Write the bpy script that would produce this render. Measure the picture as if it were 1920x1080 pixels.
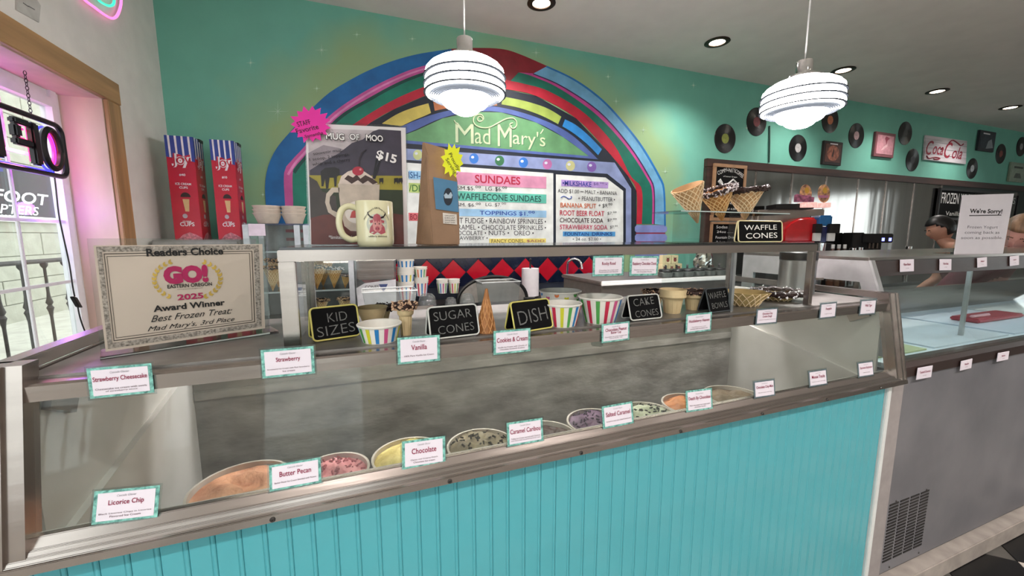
import bpy, bmesh, math, random
from mathutils import Vector, Matrix
for o in list(bpy.data.objects): bpy.data.objects.remove(o, do_unlink=True)
scene = bpy.context.scene
COL = scene.collection
random.seed(7)
# ------------------------------------------------------------------ camera, world, light, exposure
CZ = 1.42                      # eye height
FPX, PITCH, YAW = 750.0, math.radians(7.45), math.radians(20.6)
cam_d = bpy.data.cameras.new('camera'); cam_d.sensor_width = 36.0; cam_d.lens = 36.0*FPX/1920
cam_d.clip_start = 0.02; cam_d.clip_end = 200
cam = bpy.data.objects.new('camera', cam_d); COL.objects.link(cam)
cam.location = (0, 0, CZ); cam.rotation_euler = (math.pi/2-PITCH, 0, -YAW)
scene.camera = cam
vs = scene.view_settings
vs.view_transform = 'Standard'; vs.look = 'None'; vs.gamma = 1.0; vs.use_curve_mapping = False
vs.exposure = 0.6
world = bpy.data.worlds.new('overcast_sky'); scene.world = world; world.use_nodes = True
bg = world.node_tree.nodes['Background']; bg.inputs[0].default_value = (0.97, 0.96, 1.0, 1); bg.inputs[1].default_value = 2.7
CEIL = 1.648 + CZ              # ceiling height
def area_portal(name, loc, rot, sx, sy):
    d = bpy.data.lights.new(name, 'AREA'); d.shape = 'RECTANGLE'; d.size = sx; d.size_y = sy; d.cycles.is_portal = True
    o = bpy.data.objects.new(name, d); COL.objects.link(o); o.location = loc; o.rotation_euler = rot
area_portal('portal_rear_glazing', (-.5, -2.83, 1.25), (math.pi/2, 0, 0), .95, 2.3)
area_portal('portal_added_window', (-1.26, -.325, 1.6), (0, math.pi/2, math.pi), 1.5, 1.55)  # belongs to the added window in the left wall
area_portal('portal_window', (-1.36, 1.75, 1.4), (0, math.pi/2, math.pi), 1.5, 1.9)
area_portal('portal_added_side', (12.02, -.75, 1.6), (0, math.pi/2, 0), 1.9, 2.4)  # belongs to the added window in the right wall
area_portal('portal_door', (-1.26, -1.9, 1.15), (0, math.pi/2, math.pi), 2.0, 0.9)
# ------------------------------------------------------------------ geometry of the view: pixel (1920x1080) -> place on a plane of the room
FW = Vector((math.sin(YAW)*math.cos(PITCH), math.cos(YAW)*math.cos(PITCH), -math.sin(PITCH)))
RT = Vector((math.cos(YAW), -math.sin(YAW), 0)); UP = RT.cross(FW)
EYE = Vector((0, 0, CZ))
def ray(px, py): return FW + RT*((px-960)/FPX) - UP*((py-540)/FPX)
def PY(px, py, y): r = ray(px, py); return EYE + r*(y/r.y)
def PX(px, py, x): r = ray(px, py); return EYE + r*(x/r.x)
def PZ(px, py, z): r = ray(px, py); return EYE + r*((z-CZ)/r.z)
def PP(px, py, fr):            # on the plane of a frame (o,u,v,n)
    r = ray(px, py); return EYE + r*((fr[0]-EYE).dot(fr[3])/r.dot(fr[3]))
def frame(o, ang=0.0, tilt=0.0):   # upright plane facing -y, turned about z by ang, leaning back by tilt
    u = Vector((math.cos(ang), math.sin(ang), 0)); b = Vector((-math.sin(ang), math.cos(ang), 0))
    v = Vector((0, 0, 1))*math.cos(tilt) + b*math.sin(tilt)
    n = u.cross(v)                # towards the viewer (-y)
    return (Vector(o), u, v, n)
# ------------------------------------------------------------------ materials
def C(h):
    h = h.lstrip('#'); c = [int(h[i:i+2], 16)/255 for i in (0, 2, 4)]
    return tuple((x/12.92 if x <= .04045 else ((x+.055)/1.055)**2.4) for x in c)+(1,)
MATS = {}
def mat(name, col, rough=.5, metal=0., var=.05, scale=25., bump=0., bscale=60., emit=0., spec=.5, stretch=(1, 1, 1), col2=None, coat=0., trans=0.):
    if name in MATS: return MATS[name]
    m = bpy.data.materials.new(name); m.use_nodes = True; nt = m.node_tree; N = nt.nodes; L = nt.links
    b = N['Principled BSDF']; c = C(col)
    tc = N.new('ShaderNodeTexCoord'); mp = N.new('ShaderNodeMapping'); mp.inputs['Scale'].default_value = stretch
    L.new(tc.outputs['Object'], mp.inputs[0])
    nz = N.new('ShaderNodeTexNoise'); nz.inputs['Scale'].default_value = scale; nz.inputs['Detail'].default_value = 4
    L.new(mp.outputs[0], nz.inputs['Vector'])
    cr = N.new('ShaderNodeValToRGB')
    c2 = C(col2) if col2 else c
    lo = tuple(max(0, x*(1-var*2)) for x in c[:3])+(1,); hi = tuple(min(1, x*(1+var*2)) for x in c2[:3])+(1,)
    cr.color_ramp.elements[0].position = .3; cr.color_ramp.elements[1].position = .7
    cr.color_ramp.elements[0].color = lo; cr.color_ramp.elements[1].color = hi
    L.new(nz.outputs['Fac'], cr.inputs[0]); L.new(cr.outputs[0], b.inputs['Base Color'])
    b.inputs['Roughness'].default_value = rough; b.inputs['Metallic'].default_value = metal
    b.inputs['Specular IOR Level'].default_value = spec
    if coat: b.inputs['Coat Weight'].default_value = coat
    if trans: b.inputs['Transmission Weight'].default_value = trans
    if emit:
        b.inputs['Emission Color'].default_value = c; b.inputs['Emission Strength'].default_value = emit
    if bump:
        n2 = N.new('ShaderNodeTexNoise'); n2.inputs['Scale'].default_value = bscale; n2.inputs['Detail'].default_value = 3
        L.new(mp.outputs[0], n2.inputs['Vector'])
        bp = N.new('ShaderNodeBump'); bp.inputs['Strength'].default_value = bump; bp.inputs['Distance'].default_value = .01
        L.new(n2.outputs['Fac'], bp.inputs['Height']); L.new(bp.outputs[0], b.inputs['Normal'])
    MATS[name] = m; return m
def glassmat(name, tint='#ffffff', refl=1.0, haze=0.0):
    if name in MATS: return MATS[name]
    m = bpy.data.materials.new(name); m.use_nodes = True; nt = m.node_tree; N = nt.nodes; L = nt.links
    for n in list(N): N.remove(n)
    out = N.new('ShaderNodeOutputMaterial'); tr = N.new('ShaderNodeBsdfTransparent'); gl = N.new('ShaderNodeBsdfGlossy')
    tr.inputs[0].default_value = C(tint); gl.inputs['Roughness'].default_value = .02
    lw = N.new('ShaderNodeLayerWeight'); pw_ = N.new('ShaderNodeMath'); pw_.operation = 'POWER'; pw_.inputs[1].default_value = 5.; L.new(lw.outputs['Facing'], pw_.inputs[0])
    ml = N.new('ShaderNodeMath'); ml.operation = 'MULTIPLY_ADD'; ml.inputs[1].default_value = .96*refl; ml.inputs[2].default_value = .04*refl; L.new(pw_.outputs[0], ml.inputs[0])
    mx = N.new('ShaderNodeMixShader'); L.new(ml.outputs[0], mx.inputs[0])
    src = tr
    if haze:
        df = N.new('ShaderNodeBsdfDiffuse'); df.inputs[0].default_value = (.85, .87, .87, 1)
        nz = N.new('ShaderNodeTexNoise'); nz.inputs['Scale'].default_value = 9; nz.inputs['Detail'].default_value = 5
        tc = N.new('ShaderNodeTexCoord'); L.new(tc.outputs['Object'], nz.inputs['Vector'])
        mr = N.new('ShaderNodeMapRange'); mr.inputs['From Min'].default_value = .3; mr.inputs['From Max'].default_value = .75
        mr.inputs['To Min'].default_value = haze*.4; mr.inputs['To Max'].default_value = haze*1.6; L.new(nz.outputs['Fac'], mr.inputs[0])
        m2 = N.new('ShaderNodeMixShader'); L.new(mr.outputs[0], m2.inputs[0]); L.new(tr.outputs[0], m2.inputs[1]); L.new(df.outputs[0], m2.inputs[2]); src = m2
    L.new(src.outputs[0], mx.inputs[1]); L.new(gl.outputs[0], mx.inputs[2]); L.new(mx.outputs[0], out.inputs[0])
    MATS[name] = m; return m
# ------------------------------------------------------------------ mesh builder
ROOT = {}
class MB:
    def __init__(s): s.v = []; s.f = []
    def add(s, vs, fs):
        b = len(s.v); s.v += [Vector(x) for x in vs]; s.f += [tuple(i+b for i in f) for f in fs]; return s
    def box(s, x0, x1, y0, y1, z0, z1):
        return s.add([(x, y, z) for z in (z0, z1) for y in (y0, y1) for x in (x0, x1)],
                     [(0, 2, 3, 1), (4, 5, 7, 6), (0, 1, 5, 4), (2, 6, 7, 3), (0, 4, 6, 2), (1, 3, 7, 5)])
    def obox(s, c, u, v, w):
        c, u, v, w = map(Vector, (c, u, v, w))
        return s.add([c+u*i+v*j+w*k for k in (-1, 1) for j in (-1, 1) for i in (-1, 1)],
                     [(0, 2, 3, 1), (4, 5, 7, 6), (0, 1, 5, 4), (2, 6, 7, 3), (0, 4, 6, 2), (1, 3, 7, 5)])
    def poly(s, pts, d):          # planar polygon pts (world) pushed by vector d into a solid
        n = len(pts); pts = [Vector(p) for p in pts]; d = Vector(d)
        return s.add(pts+[p+d for p in pts], [tuple(range(n)), tuple(range(2*n-1, n-1, -1))]+[(i, i+n, (i+1) % n+n, (i+1) % n) for i in range(n)])
    def strip(s, A, B, d):        # band between two polylines, pushed by d
        n = min(len(A), len(B)); d = Vector(d); b = len(s.v)
        P = [Vector(p) for p in A[:n]]+[Vector(p) for p in B[:n]]
        fs = []
        for i in range(n-1): fs += [(i, i+1, n+i+1, n+i), (2*n+i+1, 2*n+i, 3*n+i, 3*n+i+1), (i+1, i, 2*n+i, 2*n+i+1), (n+i, n+i+1, 3*n+i+1, 3*n+i)]
        fs += [(0, n, 3*n, 2*n), (n-1, 3*n-1, 4*n-1, 2*n-1)]
        return s.add(P+[p+d for p in P], fs)
    def tube(s, pts, r, n=8, closed=False, caps=True):
        pts = [Vector(p) for p in pts]; m = len(pts); rs = r if isinstance(r, (list, tuple)) else [r]*m
        vsx = []; prev = None
        for i, p in enumerate(pts):
            a = pts[(i-1) % m] if (closed or i > 0) else p; c = pts[(i+1) % m] if (closed or i < m-1) else p
            t = (c-a).normalized() if (c-a).length > 1e-9 else Vector((0, 0, 1))
            if prev is None:
                prev = t.orthogonal().normalized()
            prev = (prev-t*prev.dot(t)); prev = prev.normalized() if prev.length > 1e-6 else t.orthogonal().normalized()
            q = t.cross(prev)
            for k in range(n):
                an = 2*math.pi*k/n; vsx.append(p+(prev*math.cos(an)+q*math.sin(an))*rs[i])
        fs = []
        for i in range(m if closed else m-1):
            j = (i+1) % m
            for k in range(n): fs.append((i*n+k, i*n+(k+1) % n, j*n+(k+1) % n, j*n+k))
        if caps and not closed: fs += [tuple(range(n-1, -1, -1)), tuple(range((m-1)*n, m*n))]
        return s.add(vsx, fs)
    def lathe(s, prof, c=(0, 0, 0), n=28, M=None, cap0=False, cap1=False, wob=None):
        c = Vector(c); vsx = []
        for j, (r, z) in enumerate(prof):
            for k in range(n):
                a = 2*math.pi*k/n; rr = r*(wob(a, j) if wob else 1)
                p = Vector((rr*math.cos(a), rr*math.sin(a), z)); vsx.append((M @ p if M else p)+c)
        fs = []
        for j in range(len(prof)-1):
            for k in range(n): fs.append((j*n+k, j*n+(k+1) % n, (j+1)*n+(k+1) % n, (j+1)*n+k))
        if cap0: fs.append(tuple(range(n-1, -1, -1)))
        if cap1: fs.append(tuple(range((len(prof)-1)*n, len(prof)*n)))
        return s.add(vsx, fs)
    def ball(s, c, r, n=10, sc=(1, 1, 1)):
        prof = [(max(1e-4, r*math.sin(math.pi*i/n)), -r*math.cos(math.pi*i/n)) for i in range(n+1)]
        M = Matrix.Diagonal(Vector(sc)); return s.lathe(prof, c, n*2 if n < 8 else 16, M)
    def build(s, name, m, parent=None, smooth=False, bev=0., seg=2, world=True, fixn=True, kind=None, label=None):
        me = bpy.data.meshes.new(name)
        off = ROOT.get(parent.name, Vector()) if (parent and world) else Vector()
        me.from_pydata([tuple(p-off) for p in s.v], [], s.f)
        if bev or fixn:
            bm = bmesh.new(); bm.from_mesh(me)
            if fixn: bmesh.ops.recalc_face_normals(bm, faces=bm.faces)
            if bev: bmesh.ops.bevel(bm, geom=[e for e in bm.edges if len(e.link_faces) == 2 and e.calc_face_angle(0) > .5], offset=bev, segments=seg, affect='EDGES', clamp_overlap=True)
            bm.to_mesh(me); bm.free()
        if smooth:
            me.polygons.foreach_set('use_smooth', [True]*len(me.polygons))
            if hasattr(me, 'set_sharp_from_angle'): me.set_sharp_from_angle(angle=.7)
        for x in (m if isinstance(m, (list, tuple)) else [m]): me.materials.append(x)
        o = bpy.data.objects.new(name, me); COL.objects.link(o)
        if parent: o.parent = parent; ROOT[o.name] = ROOT.get(parent.name, Vector())
        if kind: o['kind'] = kind
        if label: o['label'] = label
        return o
def tag(o, label, cat, group=None):
    o['label'] = label; o['category'] = cat
    if group: o['group'] = group
    return o
def thing(name, loc, label, cat, group=None):
    o = bpy.data.objects.new(name, None); COL.objects.link(o); o.location = loc; o.empty_display_size = .05
    ROOT[o.name] = Vector(loc); return tag(o, label, cat, group)
def struct(o): o['kind'] = 'structure'; return o
def copy_tree(o, parent=None):
    c = o.copy(); COL.objects.link(c)
    if parent: c.parent = parent
    for ch in o.children: copy_tree(ch, c)
    return c
# ------------------------------------------------------------------ lettering and flat print
TXT = {}
def text_mesh(s, shear=0., off=0., res=3, sp=1.):
    k = (s, shear, off, res, sp)
    if k in TXT: return TXT[k]
    cu = bpy.data.curves.new('lettering', 'FONT'); cu.body = s; cu.resolution_u = res; cu.shear = shear; cu.offset = off; cu.space_character = sp
    ob = bpy.data.objects.new('lettering', cu); me = bpy.data.meshes.new_from_object(ob)
    V = [v.co.copy() for v in me.vertices]; Fc = [tuple(p.vertices) for p in me.polygons]
    bpy.data.objects.remove(ob); bpy.data.curves.remove(cu); bpy.data.meshes.remove(me)
    x0 = min(v.x for v in V); x1 = max(v.x for v in V); y0 = min(v.y for v in V); y1 = max(v.y for v in V)
    TXT[k] = (V, Fc, x0, x1, y0, y1); return TXT[k]
def text_into(mb, s, fr, w, h, d=.0006, shear=0., off=0., sp=1., rot=0.):
    """text fitted to a box w x h whose lower left corner is fr[0]; w or h may be 0 to keep the shape"""
    V, Fc, x0, x1, y0, y1 = text_mesh(s, shear, off, 3, sp)
    sx = w/(x1-x0) if w else h/(y1-y0); sy = h/(y1-y0) if h else sx
    o, u, v, n = fr
    if rot: c_, s_ = math.cos(rot), math.sin(rot); u, v = u*c_+v*s_, v*c_-u*s_
    P = [o+u*((q.x-x0)*sx)+v*((q.y-y0)*sy)+n*d for q in V]
    mb.add(P, Fc); return (x1-x0)*sx
def text(name, s, fr, w, h, m, parent, align='L', **k):
    mb = MB(); o, u, v, n = fr
    if align == 'C':
        V, Fc, x0, x1, y0, y1 = text_mesh(s, k.get('shear', 0.), k.get('off', 0.), 3, k.get('sp', 1.)); ww = w if w else (x1-x0)*h/(y1-y0)
        rot = k.get('rot', 0.); uu = u*math.cos(rot)+v*math.sin(rot); o = o-uu*(ww/2)
    text_into(mb, s, (o, u, v, n), w, h, **k)
    return mb.build(name, m, parent, fixn=False)
def shift(fr, a=0, b=0, c=0): return (fr[0]+fr[1]*a+fr[2]*b+fr[3]*c, fr[1], fr[2], fr[3])
def ptext(name, s, fr, pl, pt, pr, pb, m, parent, d=.0008, **k):
    """text on plane fr filling the pixel box: left x, top y, right x, bottom y (measured at its left end)"""
    a = PP(pl, pb, fr); b = PP(pl, pt, fr); c = PP(pr, pb, fr)
    w = (c-a).dot(fr[1]); h = (b-a).dot(fr[2])
    return text(name, s, (a, fr[1], fr[2], fr[3]), w, h, m, parent, d=d, **k)
def pflat(name, pts, fr, layer, m, parent, t=.0006, **k):
    """flat print: outline given in pixels on the plane fr, layer steps above the surface"""
    P = [PP(x, y, fr)+fr[3]*(layer*t) for x, y in pts]
    return MB().poly(P, fr[3]*t).build(name, m, parent, **k)
def fpoly(name, pts, fr, layer, m, parent, t=.0006, **k):
    P = [fr[0]+fr[1]*a+fr[2]*b+fr[3]*(layer*t) for a, b in pts]
    return MB().poly(P, fr[3]*t).build(name, m, parent, **k)
def ell(cx, cy, rx, ry, n=24, a0=0., a1=2*math.pi):
    return [(cx+rx*math.cos(a0+(a1-a0)*i/n), cy+ry*math.sin(a0+(a1-a0)*i/n)) for i in range(n if abs(a1-a0-2*math.pi) < 1e-6 else n+1)]
def resample(P, n):
    P = [Vector(p) for p in P]; L = [0]
    for i in range(1, len(P)): L.append(L[-1]+(P[i]-P[i-1]).length)
    out = []
    for k in range(n):
        t = L[-1]*k/(n-1); i = 1
        while i < len(P)-1 and L[i] < t: i += 1
        f = (t-L[i-1])/max(1e-9, L[i]-L[i-1]); out.append(P[i-1].lerp(P[i], f))
    return out
def catmull(P, k=5):
    P = [Vector(p) for p in P]; Q = [P[0]]+P+[P[-1]]; out = []
    for i in range(1, len(Q)-2):
        for j in range(k):
            t = j/k; a, b, c, d = Q[i-1:i+3]
            out.append(.5*((2*b)+(c-a)*t+(2*a-5*b+4*c-d)*t*t+(3*b-a-3*c+d)*t**3))
    out.append(P[-1]); return out
# common materials
STEEL = mat('brushed_steel', '#a09791', .24, .95, .035, 25, .03, 60, stretch=(.1, 1, 1))
STEELD = mat('worn_steel', '#8d857e', .33, .85, .05, 25, .04, 60, stretch=(.15, 1, 1))
CHROME = mat('chrome', '#d5d5d5', .12, 1., .03)
WHITE = mat('white_plastic', '#dcdcd8', .4, 0, .03)
BLACK = mat('black_plastic', '#0c0c0d', .45, 0, .05)
PAPER = mat('white_paper', '#e6e2e4', .7, 0, .02)
INK = mat('black_ink', '#121212', .7, 0, .02)
CHALKW = mat('chalk_white', '#d9d9d6', .9, 0, .08, 200)
GLASS = glassmat('clear_glass', '#f3f8f6', .9)
ACRYL = glassmat('clear_acrylic', '#f2f5f4', 1.2)
# ================================================================== the room
XL, YB = -1.165, 3.38
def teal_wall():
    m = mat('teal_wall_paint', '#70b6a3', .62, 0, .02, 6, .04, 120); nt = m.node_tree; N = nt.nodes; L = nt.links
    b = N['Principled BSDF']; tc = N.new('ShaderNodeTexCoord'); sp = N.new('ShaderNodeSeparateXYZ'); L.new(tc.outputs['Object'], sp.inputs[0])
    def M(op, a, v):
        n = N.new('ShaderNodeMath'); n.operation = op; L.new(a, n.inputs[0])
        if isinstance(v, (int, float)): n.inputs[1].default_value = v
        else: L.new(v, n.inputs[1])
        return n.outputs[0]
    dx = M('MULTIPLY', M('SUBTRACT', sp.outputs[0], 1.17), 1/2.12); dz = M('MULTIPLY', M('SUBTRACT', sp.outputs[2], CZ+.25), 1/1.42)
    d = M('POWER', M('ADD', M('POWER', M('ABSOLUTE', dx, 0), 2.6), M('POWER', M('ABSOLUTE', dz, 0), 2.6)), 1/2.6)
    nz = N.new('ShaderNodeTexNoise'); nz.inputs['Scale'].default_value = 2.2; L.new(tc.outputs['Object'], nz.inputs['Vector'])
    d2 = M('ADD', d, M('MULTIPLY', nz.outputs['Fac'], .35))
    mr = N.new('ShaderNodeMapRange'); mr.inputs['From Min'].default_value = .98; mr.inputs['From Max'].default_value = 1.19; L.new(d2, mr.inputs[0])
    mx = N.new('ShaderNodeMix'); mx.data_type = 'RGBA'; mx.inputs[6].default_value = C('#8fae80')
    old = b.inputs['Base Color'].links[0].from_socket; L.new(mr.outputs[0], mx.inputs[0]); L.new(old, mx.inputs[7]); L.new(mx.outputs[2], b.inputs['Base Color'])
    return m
WALLW = mat('off_white_plaster', '#e3e1db', .85, 0, .025, 8, .12, 180)
CEILM = mat('ceiling_plaster', '#e2ded8', .9, 0, .02, 5, .08, 150)
# floor with its checker tiles laid at 45 degrees
def floor_mat():
    m = mat('floor_screed', '#57544f', .6, 0, .06, 10); return m
struct(MB().box(-1.365, 12.2, -2.95, 3.5, -.08, -.004).build('floor', floor_mat()))
FLOOR = bpy.data.objects['floor']
TBL = mat('black_vinyl_tile', '#0d0d0e', .3, 0, .1, 14, 0); TWH = mat('white_vinyl_tile', '#c9c0b6', .35, 0, .06, 14, 0)
S = .305; q = S*math.sqrt(.5); h = S/2-.0012
def tile_mesh(m):
    r2 = h*math.sqrt(2); o = MB().poly([(r2, 0, 0), (0, r2, 0), (-r2, 0, 0), (0, -r2, 0)], (0, 0, -.0045)).build('floor_tile', m, FLOOR); return o
t0, t1 = tile_mesh(TWH), tile_mesh(TBL); used = set(); cnt = 0
for i in range(-26, 26):
    for j in range(-26, 26):
        x = 2.64+(i-j)*q; y = .705+(i+j+1)*q
        if -.9 < x < 4.9 and -2.5 < y < .86 and cnt < 298:
            k = (i+j) % 2; src = (t0, t1)[k]
            if k in used: o = src.copy(); COL.objects.link(o)
            else: o = src; used.add(k)
            o.location = (x, y, 0); cnt += 1
# ceiling, walls
struct(MB().box(-1.365, 12.2, -2.95, 3.5, CEIL, CEIL+.1).build('ceiling', CEILM))
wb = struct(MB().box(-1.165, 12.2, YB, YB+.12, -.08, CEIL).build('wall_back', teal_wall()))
struct(MB().box(12, 12.2, -2.8, -1.95, -.08, CEIL).box(12, 12.2, .45, YB, -.08, CEIL).box(12, 12.2, -1.95, .45, -.08, .65).box(12, 12.2, -1.95, .45, 2.55, CEIL).build('wall_right', WALLW))
w3 = struct(MB().box(12.05, 12.1, -1.95, .45, .65, .72).box(12.05, 12.1, -1.95, .45, 2.48, 2.55).box(12.05, 12.1, -1.95, -1.88, .72, 2.48).box(12.05, 12.1, .38, .45, .72, 2.48).box(12.05, 12.1, -.78, -.72, .72, 2.48).build('added_window_3', mat('white_vinyl_frame', '#dcdde0', .4, 0, .02)))  # unseen window added to give the steel sheets bright streaks
MB().box(12.072, 12.078, -1.88, .38, .72, 2.48).build('pane', GLASS, w3)
WY0, WY1, WZ0, WZ1 = .9, 2.672, CZ-.78, CZ+.682
DY0, DY1, DZ1 = -2.4, -1.4, 2.15
wl = MB()
xa, xb = XL-.2, XL
wl.box(xa, xb, WY1, YB+.12, -.08, CEIL).box(xa, xb, WY0, WY1, WZ1, CEIL).box(xa, xb, WY0, WY1, -.08, WZ0).box(xa, xb, DY1, -1.1, -.08, CEIL).box(xa, xb, .45, WY0, -.08, CEIL).box(xa, xb, -1.1, .45, -.08, .85).box(xa, xb, -1.1, .45, 2.35, CEIL)
wl.box(xa, xb, DY0, DY1, DZ1, CEIL).box(xa, xb, -2.95, DY0, -.08, CEIL)
struct(wl.build('wall_left', WALLW))
wr = MB(); SX0, SX1, SZ0, SZ1 = -1.0, .0, .1, 2.4
wr.box(XL, SX0, -2.95, -2.8, -.08, CEIL).box(SX1, 12, -2.95, -2.8, -.08, CEIL).box(SX0, SX1, -2.95, -2.8, SZ1, CEIL).box(SX0, SX1, -2.95, -2.8, -.08, SZ0)
struct(wr.build('wall_rear', WALLW))
# unseen rear glazing, kept narrow and to the left so reflections stay dark
VINYL = mat('white_vinyl_frame', '#dcdde0', .4, 0, .02)
w2 = struct(MB().box(SX0, SX1, -2.9, -2.84, SZ0, SZ0+.06).box(SX0, SX1, -2.9, -2.84, SZ1-.06, SZ1).build('window_2', VINYL))
for x in (SX0, SX1-.06): MB().box(x, x+.06, -2.9, -2.84, SZ0+.06, SZ1-.06).build('mullion', VINYL, w2)
for x0, x1 in ((SX0+.06, SX1-.06),): MB().box(x0, x1, -2.874, -2.868, SZ0+.06, SZ1-.06).build('pane', GLASS, w2)
w4 = struct(MB().box(XL-.13, XL-.07, -1.1, .45, .85, .92).box(XL-.13, XL-.07, -1.1, .45, 2.28, 2.35).box(XL-.13, XL-.07, -1.1, -1.03, .92, 2.28).box(XL-.13, XL-.07, .38, .45, .92, 2.28).build('added_window_4', VINYL))  # unseen window added to bring in daylight from the left
MB().box(XL-.104, XL-.098, -1.03, .38, .92, 2.28).build('pane', GLASS, w4)
d1 = struct(MB().box(XL-.12, XL-.08, DY0+.1, DY1-.1, .02, .25).box(XL-.12, XL-.08, DY0+.1, DY1-.1, DZ1-.12, DZ1).box(XL-.12, XL-.08, DY0, DY0+.1, 0.02, DZ1).box(XL-.12, XL-.08, DY1-.1, DY1, 0.02, DZ1).build('door_1', VINYL))
MB().box(XL-.104, XL-.098, DY0+.1, DY1-.1, .25, DZ1-.12).build('pane', GLASS, d1)
MB().tube([(XL-.04, DY1-.16, 1.0), (XL-.04, DY1-.16, 1.25)], .012).box(XL-.08, XL-.03, DY1-.17, DY1-.15, 1.0, 1.01).box(XL-.08, XL-.03, DY1-.17, DY1-.15, 1.24, 1.25).build('door_handle', CHROME, d1)
# ------------------------------------------------------------------ window on the left with wooden lining
PINE = mat('pine_casing', '#a8835a', .5, 0, .16, 6, .1, 30, stretch=(1, .25, 3), coat=.1)
PINEL = mat('pale_pine_lining', '#cdb6a4', .5, 0, .08, 6, .08, 30, stretch=(1, 1, .3))
tr = MB().box(XL, XL+.022, WY0-.11, WY1+.115, WZ1-.008, WZ1+.1).build('trim_1', PINE, bev=.003); struct(tr)
MB().box(XL, XL+.02, WY1-.006, WY1+.11, WZ0, WZ1-.009).build('casing_board', mat('pine_casing_up', '#a8835a', .5, 0, .16, 6, .1, 30, stretch=(1, 3, .25), coat=.1), tr, bev=.003)
MB().box(XL, XL+.02, WY0-.11, WY0+.006, WZ0, WZ1-.009).build('casing_board', PINE, tr, bev=.003)
MB().box(XL-.165, XL-.001, WY1-.012, WY1, WZ0, WZ1-.012).build('lining_board', PINEL, tr)
MB().box(XL-.165, XL-.001, WY0, WY0+.012, WZ0, WZ1-.012).build('lining_board', PINEL, tr)
MB().box(XL-.165, XL-.001, WY0, WY1, WZ1-.012, WZ1).build('lining_board', PINEL, tr)
MB().box(XL-.165, XL+.03, WY0, WY1, WZ0, WZ0+.02).build('sill_board', PINE, tr, bev=.003)
gx = XL-.175; y0, y1, z0, z1 = WY0, WY1-.012, WZ0+.02, WZ1-.012
w1 = MB()
for (a, b, t) in ((0, .035, .02), (.035, .075, .035)):
    for bx in ((y1-b, y1-a, z0, z1), (y0+a, y0+b, z0, z1), (y0+b, y1-b, z1-b, z1-a), (y0+b, y1-b, z0+a, z0+b)): w1.box(gx-.02, gx+t*.8-.005, *bx)
w1 = struct(w1.build('window_1', VINYL))
MB().box(gx-.006, gx-.001, y0+.075, y1-.075, z0+.075, z1-.075).build('pane', GLASS, w1)
for yy in (2.307, 2.03, 1.75, 1.47, 1.19): MB().box(gx-.0005, gx+.009, yy-.007, yy+.007, z0+.075, z1-.075).build('muntin', VINYL, w1, bev=.002)
for zz in (.35, .066, -.22, -.495): MB().box(gx+.0092, gx+.0135, y0+.075, y1-.075, CZ+zz-.007, CZ+zz+.007).build('muntin', VINYL, w1)
# ------------------------------------------------------------------ outside the window
struct(MB().box(-14, 14, -14, 14, -.3, -.12).build('ground', mat('pale_paving', '#cfcfca', .9, 0, .06, 20)))
BRK = mat('whitewashed_block', '#a3a194', .85, 0, .05, 9, .3, 40)
ow = struct(MB().box(-3.6, -3.312, 1.0, 9.0, -.12, 3.6).build('wall_outside', mat('pale_mortar', '#8d8b80', .9, 0, .05)))
bm_ = MB().box(-.012, .0, -.295, .295, -.116, .116); b0 = None
for r in range(-1, 14):
    for c in range(0, 11):
        yy = 2.4+c*.6+(.3 if r % 2 else 0); zz = .13+r*.24
        if yy > 8.6 or zz > 3.4: continue
        if b0 is None: b0 = o = bm_.build('block', BRK, ow, bev=.004, seg=1)
        else: o = b0.copy(); COL.objects.link(o)
        o.location = (-3.3+random.uniform(-.003, .002), yy, zz)
sb = thing('banner', (-3.3, 5.4, CZ+.4), 'black shop banner with white slanted letters seen through the window', 'sign')
sfr = (Vector((-3.296, 0, 0)), Vector((0, 1, 0)), Vector((0, 0, 1)), Vector((1, 0, 0)))
MB().box(-3.296, -3.27, 4.0, 6.26, CZ+.2, CZ+.69).build('banner_board', mat('banner_black', '#25262b', .6, 0, .05), sb)
MB().box(-3.296, -3.265, 4.0, 6.27, CZ+.14, CZ+.2).build('banner_edge', WHITE, sb)
sf2 = (Vector((-3.268, 0, 0)),)+sfr[1:]
BW = mat('banner_white', '#e8e8e8', .6)
ptext('lettering', 'FOOT', sf2, -14, 352, 92, 376, BW, sb, shear=.25, off=.02)
ptext('lettering', 'PTERS', sf2, 0, 382, 74, 400, BW, sb, shear=.25, off=.01)
ptext('lettering', 'OREGON', sf2, 0, 402, 46, 408, BW, sb, off=.005)
IRON = mat('wrought_iron', '#3b3734', .6, .4, .1)
rl = thing('iron_railing', (-2.2, 3.6, .55), 'dark wrought iron railing with turned balusters outside the window', 'railing')
MB().tube([(-2.2, -3.4, 1.24), (-2.2, 4.3, 1.235)], .016).build('top_rail', IRON, rl)
MB().tube([(-2.2, -3.4, .6), (-2.2, 4.3, .6)], .012).build('bottom_rail', IRON, rl)
bal = None; yy = 4.2
while yy > -3.3:
    if bal is None:
        bal = MB().lathe([(.009, .6), (.009, .82), (.014, .86), (.021, .885), (.011, .905), (.021, .925), (.012, .96), (.0085, 1.0), (.0085, 1.18), (.02, 1.2), (.022, 1.215), (.012, 1.23)], (-2.2, 0, 0), 10).build('baluster', IRON, rl, smooth=True)
        o = bal
    else: o = bal.copy(); COL.objects.link(o)
    o.location = (0, yy, 0); yy -= .2165
for yy in (-3.35, -1, 1.4, 4.25): MB().box(-2.215, -2.185, yy, yy+.03, .55, 1.24).build('post', IRON, rl)
struct(MB().box(-3.3, -1.9, -6, 9, -.12, .55).build('ground_porch', mat('porch_concrete', '#b5b3a8', .9, 0, .06, 10)))
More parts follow.
